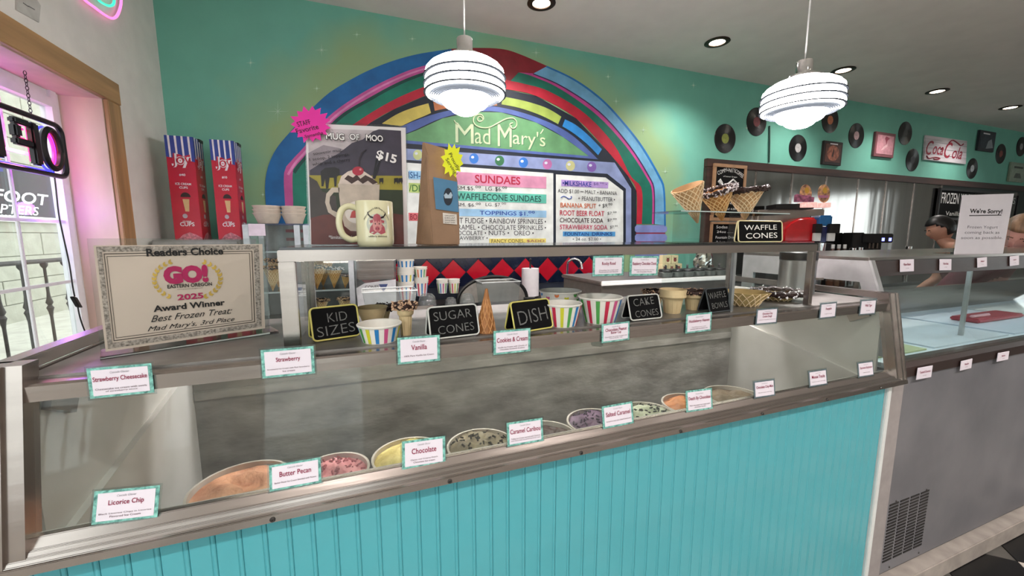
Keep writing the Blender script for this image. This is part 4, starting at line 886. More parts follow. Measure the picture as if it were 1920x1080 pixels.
a = PY(690, 572, 1.11); cake_cone(Vector((PY(722, 572, 1.11).x, 1.11, zb(-.226))), (a.z-zb(-.226))/.047*.92, 'shallow wafer cup with a dark chocolate rim behind the plain one', dip=CHOC, flat=True, seed=9, k=.55)
# steel canister on the deck
c0 = PY(1490, 560, 1.09); cn = thing('steel_canister', (c0.x, 1.09, zb(-.226)), 'round brushed steel canister with a black lid on the right of the shelf', 'canister')
MB().lathe([(.062, 0), (.062, .125), (.0635, .127), (.0635, .13), (.06, .132)], (c0.x, 1.09, zb(-.226)), 40, cap0=True).build('body', mat('canister_steel', '#a9a9a9', .28, .95, .05, 30, stretch=(1, 1, .1)), cn, smooth=True)
MB().lathe([(.0625, .132), (.064, .134), (.064, .160), (.06, .164), (.001, .166)], (c0.x, 1.09, zb(-.226)), 40, cap0=True).build('lid', BLACK, cn, smooth=True)
MB().box(c0.x+.02, c0.x+.05, 1.09-.070, 1.09-.0635+.008, zb(-.17), zb(-.162)).build('handle', STEELD, cn)
# ================================================================== award certificate in an acrylic stand
A0 = PZ(190, 672, zb(-.226)); AF = frame(A0, math.radians(23.5))
aw = thing('award_certificate', A0, 'framed Readers Choice award certificate in a clear acrylic stand', 'certificate')
AC = [(163, 447), (500, 447), (505, 622), (190, 671)]
pflat('acrylic_back', AC, AF, 0, ACRYL, aw, t=.003)
def inset(k): # bilinear inset of the certificate outline
    P = [Vector((x, y)) for x, y in AC]; c = sum(P, Vector((0, 0)))/4
    return [(lambda w: (w.x, w.y))(p+(c-p)*k) for p in P]
def lerpq(u, v):
    tl, tr, br, bl = [Vector(p) for p in AC]; a = tl.lerp(tr, u); b = bl.lerp(br, u); w = a.lerp(b, v); return (w.x, w.y)
def quad(u0, u1, v0, v1): return [lerpq(u0, v0), lerpq(u1, v0), lerpq(u1, v1), lerpq(u0, v1)]
AF1 = shift(AF, 0, 0, .0032)
awp = pflat('certificate_paper', quad(.03, .975, .06, .955), AF1, 0, mat('cream_paper', '#c0b4a6', .6, 0, .02, 4), aw)
ORN = mat('silver_ornament', '#6d665e', .6, 0, .2, 260, col2='#9a938a'); ORD = mat('dark_line', '#4f4740', .6)
for q0, q1, m_, l in ((.045, .075, ORN, 1), (.083, .088, ORD, 1), (.098, .101, ORD, 1)):
    def rg(i): return (i, 1-i, i*1.55, 1-i*1.5)
    o1, o2 = rg(q0), rg(q1)
    for (u0, u1, v0, v1) in ((o1[0], o1[1], o1[2], o2[2]), (o1[0], o1[1], o2[3], o1[3]), (o1[0], o2[0], o2[2], o2[3]), (o2[1], o1[1], o2[2], o2[3])): pflat('ornament_band', quad(u0, u1, v0, v1), AF1, l, m_, awp)
def at(s, l, t_, r, b, m_, **k): ptext('award_lettering', s, AF1, l, t_, r, b, m_, awp, d=.002, **k)
MAG = mat('award_magenta', '#a01550', .5); GOLD = mat('laurel_gold', '#bfa24a', .5, .1, .1)
at('Readers Choice', 275, 466, 419, 481, INK, off=.03); at('GO!', 308, 499, 392, 534, MAG, off=.075); at('EASTERN OREGON', 314, 534, 398, 541, INK, off=.02)
at('www.goeasternoregon.com', 332, 542, 380, 544, ORD); at('2025', 333, 552, 382, 563, MAG, off=.03); at('Award Winner', 288, 573, 423, 585, INK, off=.03)
at('Best Frozen Treat:', 283, 592, 437, 604, INK, shear=.45); at("Mad Mary's, 3rd Place", 277, 612, 442, 624, INK, shear=.45)
for sx in (-1, 1):
    for k in range(11):
        a = math.radians(35+k*11.5); cx = 351+sx*(-1)*(-60*math.sin(a)) if False else 351+sx*62*math.sin(a); cy = 523-36*math.cos(a)*1.05+2
        for s2 in (-.5, .5):
            d = Vector((-sx*math.cos(a), -math.sin(a))); d.rotate(Matrix.Rotation(s2*sx*1.0, 2)); e = Vector((d.y, -d.x))
            pflat('laurel_leaf', [(lambda w: (w.x, w.y))(Vector((cx, cy))+d*q0*9+e*q1*2.6) for q0, q1 in ((0, 0), (.5, 1), (1, 0), (.5, -1))], AF1, 2, GOLD, awp)
MB().obox(A0+AF[1]*.145+Vector((-math.sin(.41), math.cos(.41), 0))*.022+Vector((0, 0, .003)), AF[1]*.146, Vector((-math.sin(.41), math.cos(.41), 0))*.036, (0, 0, .003)).build('acrylic_foot', ACRYL, aw)
pflat('front_edge', [(188, 672), (506, 623), (506, 629), (189, 679)], shift(AF, 0, 0, .004), 0, mat('acrylic_edge_light', '#c6cbc8', .2), aw)
# ================================================================== poster, mug and coffee bag on the shelf
PF = frame((0, 1.03, zb(-.0225)))
po = thing('poster_stand', (PY(668, 460, 1.03).x, 1.03, zb(-.0225)), 'Mug of Moo poster in a clear stand with a pink starburst on its corner', 'poster')
pflat('acrylic_sheet', [(571, 229), (763, 236), (765, 462), (579, 462)], PF, 0, ACRYL, po, t=.003)
PF1 = shift(PF, 0, 0, .0035)
pop = None
def pp(nm, pts, l, m_): return pflat(nm, [(560+x/4.32, 220+y/4.32) for x, y in pts], PF1, l, m_, pop or po, t=.0004)
def pm(n, c): return mat('poster_'+n, c, .35, 0, .10, 30)
pop = pp('poster_paper', [(52, 48), (866, 84), (884, 1034), (96, 1034)], 0, mat('poster_white', '#d6d2d4', .35, 0, .01))
pp('sky', [(75, 90), (826, 112), (836, 520), (88, 520)], 1, pm('sky', '#b9aeb2'))
pp('far_hill', [(78, 290), (200, 225), (330, 250), (480, 300), (480, 500), (85, 500)], 2, pm('far', '#8b8088'))
pp('mountain', [(90, 430), (200, 360), (330, 290), (430, 210), (520, 180), (600, 115), (650, 98), (828, 110), (838, 500), (92, 500)], 3, pm('mount', '#3a3443'))
pp('pasture', [(86, 470), (838, 475), (842, 610), (92, 600)], 4, pm('pasture', '#94882c'))
pp('dark_field', [(90, 575), (842, 590), (848, 830), (98, 830)], 5, pm('field', '#263018'))
pp('shade_trees', [(86, 480), (150, 520), (190, 600), (300, 640), (320, 830), (98, 830)], 6, pm('trees', '#3c3330'))
pp('log', [(100, 815), (200, 790), (350, 780), (500, 800), (700, 770), (846, 790), (852, 1028), (104, 1028)], 7, pm('log', '#5c2a24'))
pp('cow', [(178, 440), (215, 412), (290, 405), (330, 420), (328, 470), (310, 480), (305, 560), (290, 562), (285, 490), (250, 490), (240, 575), (222, 578), (215, 500), (200, 560), (186, 560)], 7, pm('cow', '#1c1718'))
for x in (670, 790, 825): pp('far_cow', [(x-18, 495), (x+15, 492), (x+17, 520), (x+10, 545), (x+4, 525), (x-8, 525), (x-12, 545), (x-18, 530)], 6, pm('cow', '#1c1718'))
PMUG = pm('mug', '#b9aa9c')
pp('printed_mug', [(318, 540), (655, 545), (650, 700), (640, 850), (600, 905), (520, 925), (420, 920), (370, 880), (345, 780)], 8, PMUG)
R1 = [(330, 570), (270, 570), (225, 620), (215, 690), (240, 770), (300, 810), (350, 800)]; R2 = [(330, 610), (285, 610), (255, 645), (250, 695), (270, 750), (310, 770), (345, 765)]
pp('printed_mug_handle', R1+R2[::-1], 8, PMUG)
pp('whipped_cream', [(325, 540), (345, 480), (400, 440), (450, 425), (530, 440), (590, 480), (640, 540), (560, 550), (420, 545)], 9, pm('cream', '#cdbcb2'))
pp('chocolate_drizzle', [(370, 500), (400, 470), (440, 490), (470, 465), (500, 500), (540, 470), (600, 500), (640, 530), (600, 545), (560, 515), (520, 540), (480, 510), (430, 540), (395, 515)], 10, pm('drizzle', '#3a211c'))
pp('cherry', ell(480, 437, 46, 36, 18), 11, pm('cherry', '#a8263c')); pp('cherry_gloss', ell(500, 425, 10, 9, 10), 12, pm('cherry_gloss', '#d88a90'))
pp('cherry_stem', [(484, 400), (488, 340), (505, 290), (545, 260), (550, 266), (515, 295), (496, 345), (492, 400)], 11, pm('stem', '#2a2028'))
pp('spoon', [(596, 500), (625, 340), (640, 345), (618, 430), (655, 350), (662, 358), (620, 500)], 9, pm('spoon', '#15131a'))
pp('mug_badge', ell(470, 770, 95, 90, 20), 9, pm('badge', '#d8cfc8')); pp('mug_badge_cow', [(415, 815), (430, 765), (465, 745), (510, 765), (520, 815)], 10, pm('badge_cow', '#b04a4a'))
def pt(s, l, t_, r, b, m_, **k): ptext('poster_lettering', s, PF1, 560+l/4.32, 220+t_/4.32, 560+r/4.32, 220+b/4.32, m_, pop, d=.0062, **k)
pt('MUG', 220, 122, 375, 185, INK, off=.06); pt('OF', 410, 132, 498, 190, INK, off=.06); pt('MOO', 542, 138, 686, 198, INK, off=.06)
PW = mat('poster_letter_white', '#e6e2e2', .4)
for s, l, t_, r, b in (('MUG', 224, 126, 371, 181), ('OF', 414, 136, 494, 186), ('MOO', 546, 142, 682, 194)): ptext('poster_lettering', s, PF1, 560+l/4.32, 220+t_/4.32, 560+r/4.32, 220+b/4.32, PW, pop, d=.0068, off=.02)
pt('$15', 622, 262, 785, 345, PW, off=.03, rot=-.22)
pt('souvenir mug,', 125, 290, 365, 318, INK, rot=.22); pt('1 scoop, 2 toppings,', 95, 335, 425, 366, INK, rot=.22); pt('whip and a cherry', 118, 372, 430, 405, INK, rot=.2)
pt('*limited edition', 246, 955, 470, 985, PW)
def burst(name, fr, cx, cy, rx, ry, n, m_, parent, layer, inner=.74, t=.0008):
    P = []
    for k in range(2*n):
        a = math.pi*k/n+.2; q0 = (1 if k % 2 == 0 else inner)*(1+.06*math.sin(k*1.7)); P.append((cx+rx*q0*math.cos(a), cy+ry*q0*math.sin(a)))
    return pflat(name, P, fr, layer, m_, parent, t=t)
NP = mat('neon_pink_card', '#e01f9a', .6, 0, .02); NYL = mat('neon_yellow_card', '#e6ea22', .6, 0, .02)
sbo = burst('starburst', shift(PF1, 0, 0, .008), 582, 233, 39, 35, 15, NP, po, 0)
SBF = shift(PF1, 0, 0, .0092)
for s, l, t_, r, b in (('STAFF', 562, 229, 588, 238), ('Favorite', 560, 242, 604, 251), ('-Samantha', 573, 254, 612, 260)): ptext('starburst_lettering', s, SBF, l-3, t_, r-3, b, INK, sbo, d=.0004, rot=.32)
# mug
mc = PY(705, 462, .95); mr = (PY(741, 430, .95)-PY(669, 430, .95)).length/2*.97; mh = PY(705, 378, .95).z-zb(-.0225); mc = Vector((mc.x, .95, zb(-.0225)))
mg = thing('coffee_mug', mc, 'cream ceramic mug printed with a pink highland cow in front of the poster', 'mug')
CER = mat('cream_ceramic', '#d8d3ae', .18, 0, .02, coat=.4)
MB().lathe([(mr*.9, 0), (mr*.98, .004), (mr, .012), (mr, mh-.002), (mr-.001, mh), (mr-.004, mh-.001), (mr-.005, .01), (.001, .008)], mc, 44, cap0=True).build('mug_body', CER, mg, smooth=True)
hz = lambda f: zb(-.0225)+mh*f
MB().tube(catmull([(mc.x-mr+.003, .95, hz(.84)), (mc.x-mr-.014, .947, hz(.88)), (mc.x-mr-.028, .945, hz(.78)), (mc.x-mr-.034, .945, hz(.52)), (mc.x-mr-.028, .945, hz(.26)), (mc.x-mr-.012, .947, hz(.14)), (mc.x-mr+.003, .95, hz(.17))], 5), [.0068]*31, 10).build('handle', CER, mg, smooth=True)
def on_mug(name, pts, layer, m_, parent=mg):   # (angle offset in mug radii, height fraction)
    R = mr+.0003+layer*.0003; n = len(pts); ca = sum(p[0] for p in pts)/n; cf = sum(p[1] for p in pts)/n
    def W(a, f, e=0): th = -math.pi/2+.08+a; return mc+Vector(((R+e)*math.cos(th), (R+e)*math.sin(th), mh*f))
    V = [W(ca, cf, .0002)]; Fc = []
    for k in range(n):
        for q0 in (.5, 1.): V.append(W(ca+(pts[k][0]-ca)*q0, cf+(pts[k][1]-cf)*q0))
    for k in range(n):
        a, b = 1+2*k, 1+2*((k+1) % n); Fc += [(0, a, b), (a, a+1, b+1, b)]
    return MB().add(V, Fc).build(name, m_, parent, fixn=True)
COWP = mat('mug_print_pink', '#a8505a', .35); COWD = mat('mug_print_dark', '#2a1c1e', .35); COWL = mat('mug_print_light', '#c98a86', .35)
on_mug('print_badge', ell(0, .48, .56, .23, 24), 0, mat('mug_print_pale', '#bfc2b2', .3))
on_mug('print_cow_body', [(-.42, .30), (-.36, .42), (-.2, .5), (.2, .5), (.38, .42), (.44, .30), (.2, .26), (-.2, .26)], 1, COWP)
on_mug('print_cow_head', [(-.2, .36), (-.24, .5), (-.22, .62), (-.12, .68), (0, .70), (.12, .68), (.22, .62), (.24, .5), (.2, .36), (.1, .32), (-.1, .32)], 2, COWL)
for s in (-1, 1):
    on_mug('print_horn', [(s*.18, .60), (s*.34, .62), (s*.46, .68), (s*.5, .76), (s*.42, .70), (s*.32, .655), (s*.18, .64)], 3, COWD); on_mug('print_ear', [(s*.2, .58), (s*.38, .56), (s*.34, .5), (s*.22, .52)], 3, COWP)
    on_mug('print_eye', ell(s*.1, .49, .03, .018, 8), 4, COWD); on_mug('print_nostril', ell(s*.05, .385, .02, .012, 8), 4, COWD)
on_mug('print_fringe', [(-.2, .62), (-.14, .68), (0, .71), (.14, .68), (.2, .62), (.12, .52), (.06, .57), (0, .5), (-.06, .57), (-.12, .52)], 4, COWP)
on_mug('print_muzzle', ell(0, .385, .12, .05, 12), 3, COWP)
def mug_text(s, a0, a1, f0, fh, arc=0.):
    V, Fc, x0, x1, y0, y1 = text_mesh(s, 0., .01); R = mr+.0012
    P = []
    for q0 in V:
        u = (q0.x-x0)/(x1-x0); th = -math.pi/2+.08+a0+(a1-a0)*u; P.append(mc+Vector((R*math.cos(th), R*math.sin(th), mh*(f0+fh*(q0.y-y0)/(y1-y0)+arc*(1-(2*u-1)**2)))))
    MB().add(P, Fc).build('print_lettering', COWD, mg, fixn=False)
mug_text("Mad Mary's Gift Shop & Soda", -.68, .68, .55, .055, .25); mug_text('udderly delicious', -.46, .5, .19, .05)
# coffee bag
KR = mat('kraft_paper', '#94745a', .75, 0, .07, 14, .35, 26)
bg_ = thing('coffee_bag', (PY(825, 462, .96).x, .96, zb(-.0225)), 'folded kraft paper coffee bag with a blue label and yellow starburst', 'bag')
FRT = frame((0, .945, zb(-.0225)))
def bp(px, py, y): p = PY(px, py, y); return p
z0_ = zb(-.0225)
lv = [[bp(811, 461, .945), bp(862, 461, .945), bp(856, 461, 1.0), bp(779, 461, 1.0)], [bp(805, 389, .945), bp(861, 395, .945), bp(855, 395, 1.0), bp(784, 389, 1.0)], [bp(802, 336, .947), bp(858, 340, .947), bp(852, 340, .995), bp(788, 331, .995)], [bp(801, 290, .965), bp(846, 296, .965), bp(844, 296, .978), bp(790, 286, .978)], [bp(793, 266, .970), bp(836, 279, .970), bp(836, 279, .974), bp(791, 266, .974)]]
for p in lv[0]: p.z = z0_+.0005
mb = MB(); mb.add([p for q0 in lv for p in q0], [(0, 3, 2, 1), (16, 17, 18, 19)]+[(4*j+k, 4*j+(k+1) % 4, 4*j+4+(k+1) % 4, 4*j+4+k) for j in range(4) for k in range(4)])
mb.build('bag_body', KR, bg_, bev=.0025)
BLF = frame((0, .9437, z0_))
pflat('blue_label', [(812, 332), (857, 341), (860, 398), (817, 392)], BLF, 1, mat('label_blue', '#4a7a9c', .5, 0, .04), bg_)
pflat('label_disc', ell(840, 369, 8.5, 16.5, 20), BLF, 2, mat('label_navy', '#1b2330', .5), bg_); pflat('label_landscape', [(832, 366), (836, 362), (840, 366), (845, 360), (848, 366), (846, 372), (834, 372)], BLF, 3, mat('label_pale', '#a9b9c6', .5), bg_)
pflat('price_label', [(830, 399), (856, 402), (857, 421), (831, 419)], BLF, 1, mat('label_white', '#d9d0c6', .6), bg_)
for k, s in enumerate(('ORGANIC', 'DECAF', 'WHOLE BEAN', 'ROAST DATE')): ptext('label_lettering', s, shift(BLF, 0, 0, .0013), 834, 403+k*4.3, 853, 405.5+k*4.3, INK, bg_, d=.0003)
BUF = shift(frame((0, .935, z0_)), 0, 0, 0)
ybo = burst('starburst', BUF, 848, 301, 21, 33, 12, NYL, bg_, 0, .72)
ptext('starburst_lettering', 'Proudly', shift(BUF, 0, 0, .001), 839, 281, 872, 290, INK, ybo, d=.0004, rot=-1.05); ptext('starburst_lettering', 'Serving!', shift(BUF, 0, 0, .001), 833, 291, 866, 300, INK, ybo, d=.0004, rot=-1.0)
# ================================================================== corner: cone cartons, cupboard, display cabinet with cones
cb = thing('corner_cupboard', (-.9, 3.1, BCZ), 'plain grey cupboard in the corner under the two red cone cartons', 'cupboard')
MB().box(-1.14, -.70, 2.93, 3.34, BCZ, zb(-.025)).build('carcass', mat('cupboard_grey', '#8d8b88', .5, 0, .05), cb, bev=.004)
MB().box(-1.13, -.71, 2.915, 2.929, BCZ+.01, zb(-.035)).build('door', mat('cupboard_door', '#9b9996', .5, 0, .05), cb, bev=.003)
REDC = mat('carton_red', '#b3122c', .4, 0, .05, 10); BLUC = mat('carton_blue', '#27408c', .4, 0, .04); WHC = mat('carton_white', '#dcd8dc', .4)
def carton(l, r, tyl, tyr, num, label, y=2.98):
    a = PY(l, tyl, y); b = PY(r, tyr, y); x0, x1 = a.x, b.x; zt = a.z; zbm = zb(-.025); dep = .16; w = x1-x0; h = zt-zbm
    t = thing('cone_carton', ((x0+x1)/2, y+dep/2, zbm), label, 'box', 'red ice cream cup cartons in the corner')
    cbd = MB().box(x0, x1, y, y+dep, zbm, zt).build('carton_body', REDC, t, bev=.002)
    MB().box(x1-.01, x1+.006, y+dep*.55, y+dep*.95, zt-.01, zt+.008).build('carton_flap', BLACK, t)
    for (F, ww) in ((frame((x0, y, zbm)), w), ((Vector((x1, y, zbm)), Vector((0, 1, 0)), Vector((0, 0, 1)), Vector((1, 0, 0))), dep)):
        fp = lambda nm, P, l_, m_: fpoly(nm, P, F, l_, m_, cbd, t=.0008)
        fp('blue_top', [(0, h*.80), (ww, h*.76), (ww, h), (0, h)], 0, BLUC)
        for k in range(4):
            q0 = .10+k*.235; fp('white_stripe', [((q0+.02)*ww, h*(.80-.04*q0)), ((q0+.085)*ww, h*(.80-.04*q0)), ((q0+.075)*ww, h), (q0*ww, h)], 1, WHC)
        fp('logo_patch', [(.2*ww, h*.75), (.24*ww, h*.82), (.45*ww, h*.83), (.6*ww, h*.81), (.84*ww, h*.83), (.86*ww, h*.77), (.6*ww, h*.70), (.35*ww, h*.70)], 2, REDC)
        for s, m_, of, d_ in (('Joy', WHC, .10, .0030), ('Joy', REDC, .0, .0038)): text('logo', s, shift(F, ww*.17, h*.70, 0), ww*.70, h*.135, m_, cbd, d=d_, off=of)
        for s, yy, hh, w_ in ((num, .62, .025, .22), ('ICE CREAM', .535, .022, .56), ('CUPS', .50, .022, .3), ('ICE CREAM', .175, .014, .3), ('CUPS', .135, .04, .52)): text('carton_lettering', s, shift(F, ww/2, h*yy), ww*w_, h*hh, WHC, cbd, 'C', d=.0016, off=.02)
        fp('cone_picture', [(.42*ww, h*.40), (.66*ww, h*.40), (.62*ww, h*.28), (.48*ww, h*.28)], 1, mat('picture_cone', '#c9a878', .5))
        fp('scoop_picture', ell(ww*.54, h*.42, ww*.18, h*.045, 14, 0, math.pi), 1, mat('picture_choc', '#2c1712', .5)); fp('seal', ell(ww*.45, h*.235, ww*.09, h*.022, 14), 1, mat('seal_white', '#a9a0a8', .5))
        fp('wafer_swirl', [(.1*ww, 0), (.3*ww, h*.05), (.55*ww, h*.075), (.8*ww, h*.05), (ww, h*.02), (ww, 0)], 1, mat('picture_swirl', '#b9707a', .5, 0, .3, 60))
carton(307, 361, 253, 257, '#40', 'red and blue ice cream cup carton, the one nearer the window wall')
carton(392, 437, 261, 264, '#10', 'red and blue ice cream cup carton, the one nearer the mural')
# glass display cabinet on the back counter
gy0, gy1 = 2.76, 3.12
xa_ = PY(457, 420, gy0).x; xb_ = PY(662, 420, gy0).x; gz1 = PY(460, 421, gy0).z
gc = thing('cone_display_cabinet', ((xa_+xb_)/2, 2.94, BCZ), 'glass fronted cone display cabinet with steel posts on the back counter', 'cabinet')
ALU = mat('aluminium_post', '#b6bac0', .35, .7, .05)
for px in (461, 557, 574, 655):
    p = PY(px, 440, gy0).x
    MB().box(p-.016, p+.016, gy0, gy0+.03, BCZ, gz1).build('post', ALU, gc, bev=.002)
for x in (xa_, xb_-.03): MB().box(x, x+.03, gy1-.03, gy1, BCZ, gz1).build('post', ALU, gc, bev=.002)
MB().box(xa_, xb_, gy0, gy1, gz1, gz1+.008).build('glass_top', GLASS, gc); MB().box(xa_, xb_, gy1-.002, gy1, BCZ, gz1).build('back_panel', mat('cabinet_mirror', '#77777a', .3, .5), gc)
for pyz in (546, 470): 
    zz = PY(512, pyz, gy0+.05).z; MB().box(xa_+.02, xb_-.02, gy0+.03, gy1-.01, zz-.012, zz-.004).build('shelf', GLASS, gc); MB().box(xa_+.02, xb_-.02, gy0+.028, gy0+.032, zz-.012, zz-.002).build('shelf_edge', ALU, gc)
MB().box(xa_+.02, xb_-.02, gy0+.004, gy0+.008, BCZ+.01, gz1).build('front_glass', GLASS, gc)
for k, (q0, c_) in enumerate(((430, '#7a2f40'), (446, '#6a3a40'))):
    p = PY(520, q0, gy1-.01); MB().box(xa_+.16, xb_-.3, gy1-.012, gy1-.004, p.z-.02, p.z).build('red_band', mat('band'+c_[1:], c_, .5), gc)
pb = PY(483, 431, gy0); MB().box(pb.x-.045, pb.x+.04, gy0-.006, gy0-.001, pb.z-.035, pb.z+.035).build('price_tag', mat('tag_lilac', '#cfc4d0', .5), gc)
zs = PY(512, 546, gy0+.05).z-.004
def show_cone(px, y, s, label, body=WAF, ridge=WAFR, dip=NUT, zz=None, up=True):
    p = PY(px, 500, y); zz = zs if zz is None else zz
    waffle_cone((p.x, y, zz+.002), (p.x+.01, y, zz+.15*s), .055*s, label, body=body, ridge=ridge, dip=dip, name='nut_cone', grp='dipped cones inside the display cabinet', seed=int(px), wave=.1)
ORW = mat('crispy_orange', '#c08a58', .6, 0, .15, 60)
show_cone(508, 2.86, 1.0, 'golden waffle cone at the left end of the display cabinet', WAFP, WAFPR, ORW)
show_cone(520, 3.02, 1.25, 'taller golden waffle cone behind at the left end of the display cabinet', WAFP, WAFPR, ORW)
show_cone(592, 2.86, 1.0, 'nut rimmed waffle cone second from the right in the display cabinet')
show_cone(604, 3.02, 1.35, 'tall nut rimmed waffle cone behind the others in the display cabinet')
show_cone(624, 2.87, .9, 'pinkish nut rimmed waffle cone right of centre in the display cabinet', dip=SPRK)
show_cone(645, 2.86, .55, 'small nut rimmed cone at the right end of the display cabinet', dip=SPRK)
for k, px in enumerate((596, 640)): show_cone(px, 2.88, .8, ('nut rimmed cone on the cabinet floor below the shelf', 'small pale cone on the cabinet floor near the right post')[k], WAFP, WAFPR, NUT, BCZ+.004)
# fibre bowls on the cabinet
FIB = mat('fibre_bowl', '#cfc3b4', .7, 0, .05, 30)
for (l, r, nm) in ((473, 529, 'left stack beside the red carton'), (526, 574, 'right stack beside the poster')):
    for k in range(3):
        y = 2.9; a = PY(l, 395, y); b = PY(r, 395, y); R = (b-a).length/2; c = Vector(((a.x+b.x)/2, y, gz1+.008+k*.022))
        t = thing('fibre_bowl', c, ('lowest', 'middle', 'topmost')[k]+' pale fibre bowl of the '+nm, 'bowl', 'stacked fibre bowls on the display cabinet')
        hh = .06
        MB().lathe([(R*.62, .0), (R*.66, .002), (R*.95, hh), (R, hh+.003), (R, hh+.006), (R*.94, hh+.005), (R*.64, .006), (.001, .005)], c, 36, cap0=True).build('shell', FIB, t, smooth=True)
# ================================================================== things on the back counter
CLR = glassmat('clear_plastic', '#e6ebea', 1.3, .10)
def stack_cups(px, py_top, y, R, n, cols, where, z0=None, body=True):
    p = PY(px, py_top, y); h = .085*R/.045; sp = .013; zt = p.z
    for k in range(n):
        zt_k = zt-k*sp if True else 0
        c = Vector((p.x, y, zt_k-h))
        t = thing('paper_cup', c, ('topmost' if k == 0 else ('lowest' if k == n-1 else ('', 'second', 'third', 'fourth')[k]+' from the top'))+' striped paper cup in the '+where, 'cup', 'striped cups of the '+where)
        o = MB().lathe([(R*.72, 0), (R*.97, h-.004), (R+.002, h-.004), (R+.002, h), (R-.001, h), (R*.7, .004), (.001, .004)], c, 24, cap0=True).build('cup_body', CUPW, t, smooth=True)
        if k == n-1:
            for i in range(12):
                a = 2*math.pi*i/12; m_ = cols[i % len(cols)]; A = []; B = []
                for q0 in (-.1, 0, .1): A.append(c+Vector(((R*.72+.0006)*math.cos(a+q0), (R*.72+.0006)*math.sin(a+q0), .002))); B.append(c+Vector(((R*.97+.0006)*math.cos(a+q0), (R*.97+.0006)*math.sin(a+q0), h-.006)))
                MB().strip(A, B, Vector((math.cos(a), math.sin(a), 0))*.0005).build('stripe', m_, t)
def plinth(px, py, y, w, d, label, name='cup_box', m_=None):
    p = PY(px, py, y); t = thing(name, (p.x, y, BCZ), label, 'box'); MB().box(p.x-w/2, p.x+w/2, y-d/2, y+d/2, BCZ, p.z).build('carton_body', m_ or mat('kraft_box', '#8d7556', .7, 0, .08), t, bev=.002); return p.z
stack_cups(760, 500, 3.02, .062, 5, [PRB, PRY, PRB], 'tall stack by the clear bin'); stack_cups(760, 484, 3.02, .062, 2, [PRB], 'short stack on top by the clear bin')
stack_cups(760, 527, 3.02, .062, 3, [PRR, PRB], 'bottom stack by the clear bin')
stack_cups(788, 500, 3.05, .050, 2, [PRB, PRG, PRO], 'upper stack left of the red tiles'); stack_cups(789, 519, 3.05, .055, 4, [PRR, PRB], 'lower stack left of the red tiles')
stack_cups(829, 523, 3.1, .045, 3, [PRP, PRG, PRB], 'first small stack below the red tiles'); stack_cups(851, 523, 3.1, .045, 3, [PRY, PRG, PRR], 'second small stack below the red tiles')
# black tray with dome lids
p = PY(780, 566, 2.9); q_ = PY(893, 560, 2.9)
ty = thing('serving_tray', ((p.x+q_.x)/2, 2.9, BCZ), 'black plastic tray holding clear dome lids on the back counter', 'tray')
MB().box(p.x, q_.x, 2.80, 3.0, BCZ, BCZ+.012).build('tray_base', BLACK, ty, bev=.003); MB().box(p.x, q_.x, 2.80, 2.81, BCZ+.012, BCZ+.022).box(p.x, q_.x, 2.99, 3.0, BCZ+.012, BCZ+.022).build('tray_lip', BLACK, ty)
for k, (px, w) in enumerate(((801, 30), (876, 26), (845, 20))):
    c = PY(px, 560, 2.9); R = w/750*3.1/2*1.1; t = thing('dome_lid', (c.x, 2.9, BCZ+.013), ('clear plastic dome lid at the left end of the black tray', 'clear plastic dome lid at the right end of the black tray', 'small clear dome lid in the middle of the black tray')[k], 'lid', 'clear dome lids on the tray')
    MB().lathe([(R, 0), (R, .01), (R*.96, R*.7), (R*.8, R*1.3), (R*.5, R*1.62), (R*.12, R*1.7)], (c.x, 2.9, BCZ+.013), 28).build('dome', CLR, t, smooth=True)
def clear_tub(l, r, t_, b, y, label, slant=.88, cat='tub', on=None):
    a = PY(l, t_, y); c = PY(r, t_, y); zt = a.z; zl = on if on is not None else PY(l, b, y).z; x0, x1 = a.x, c.x; w = x1-x0; d = w*.6; xm = (x0+x1)/2
    t = thing('plastic_tub', (xm, y, zl), label, cat, 'clear plastic tubs')
    def ring(s, z): return [(xm-w/2*s, y-d/2*s, z), (xm+w/2*s, y-d/2*s, z), (xm+w/2*s, y+d/2*s, z), (xm-w/2*s, y+d/2*s, z)]
    MB().add(ring(slant, zl)+ring(1, zt), [(3, 2, 1, 0)]+[(k, (k+1) % 4, 4+(k+1) % 4, 4+k) for k in range(4)]).build('tub_body', CLR, t, bev=.004, fixn=False)
    MB().tube(ring(1.01, zt), .004, 6, closed=True).build('tub_rim', mat('frosted_rim', '#c3c8c8', .4), t); return t
clear_tub(898, 968, 528, 562, 2.86, 'clear rectangular plastic tub in front of the waffle iron dome', on=BCZ)
clear_tub(679, 778, 545, 585, 2.35, 'wide clear plastic tub behind the Kid Sizes cup', on=None)
tb = PY(728, 585, 2.35)
pt_ = thing('prep_table', (tb.x, 2.35, 0), 'narrow steel prep table behind the dipping cabinet under the wide clear tub', 'table')
MB().box(tb.x-.28, tb.x+.28, 2.2, 2.5, tb.z-.03, tb.z-.002).build('table_top', STEELD, pt_, bev=.002)
for dx in (-.26, .24):
    for yy in (2.21, 2.47): MB().box(tb.x+dx, tb.x+dx+.02, yy, yy+.02, 0, tb.z-.03).build('leg', STEELD, pt_)
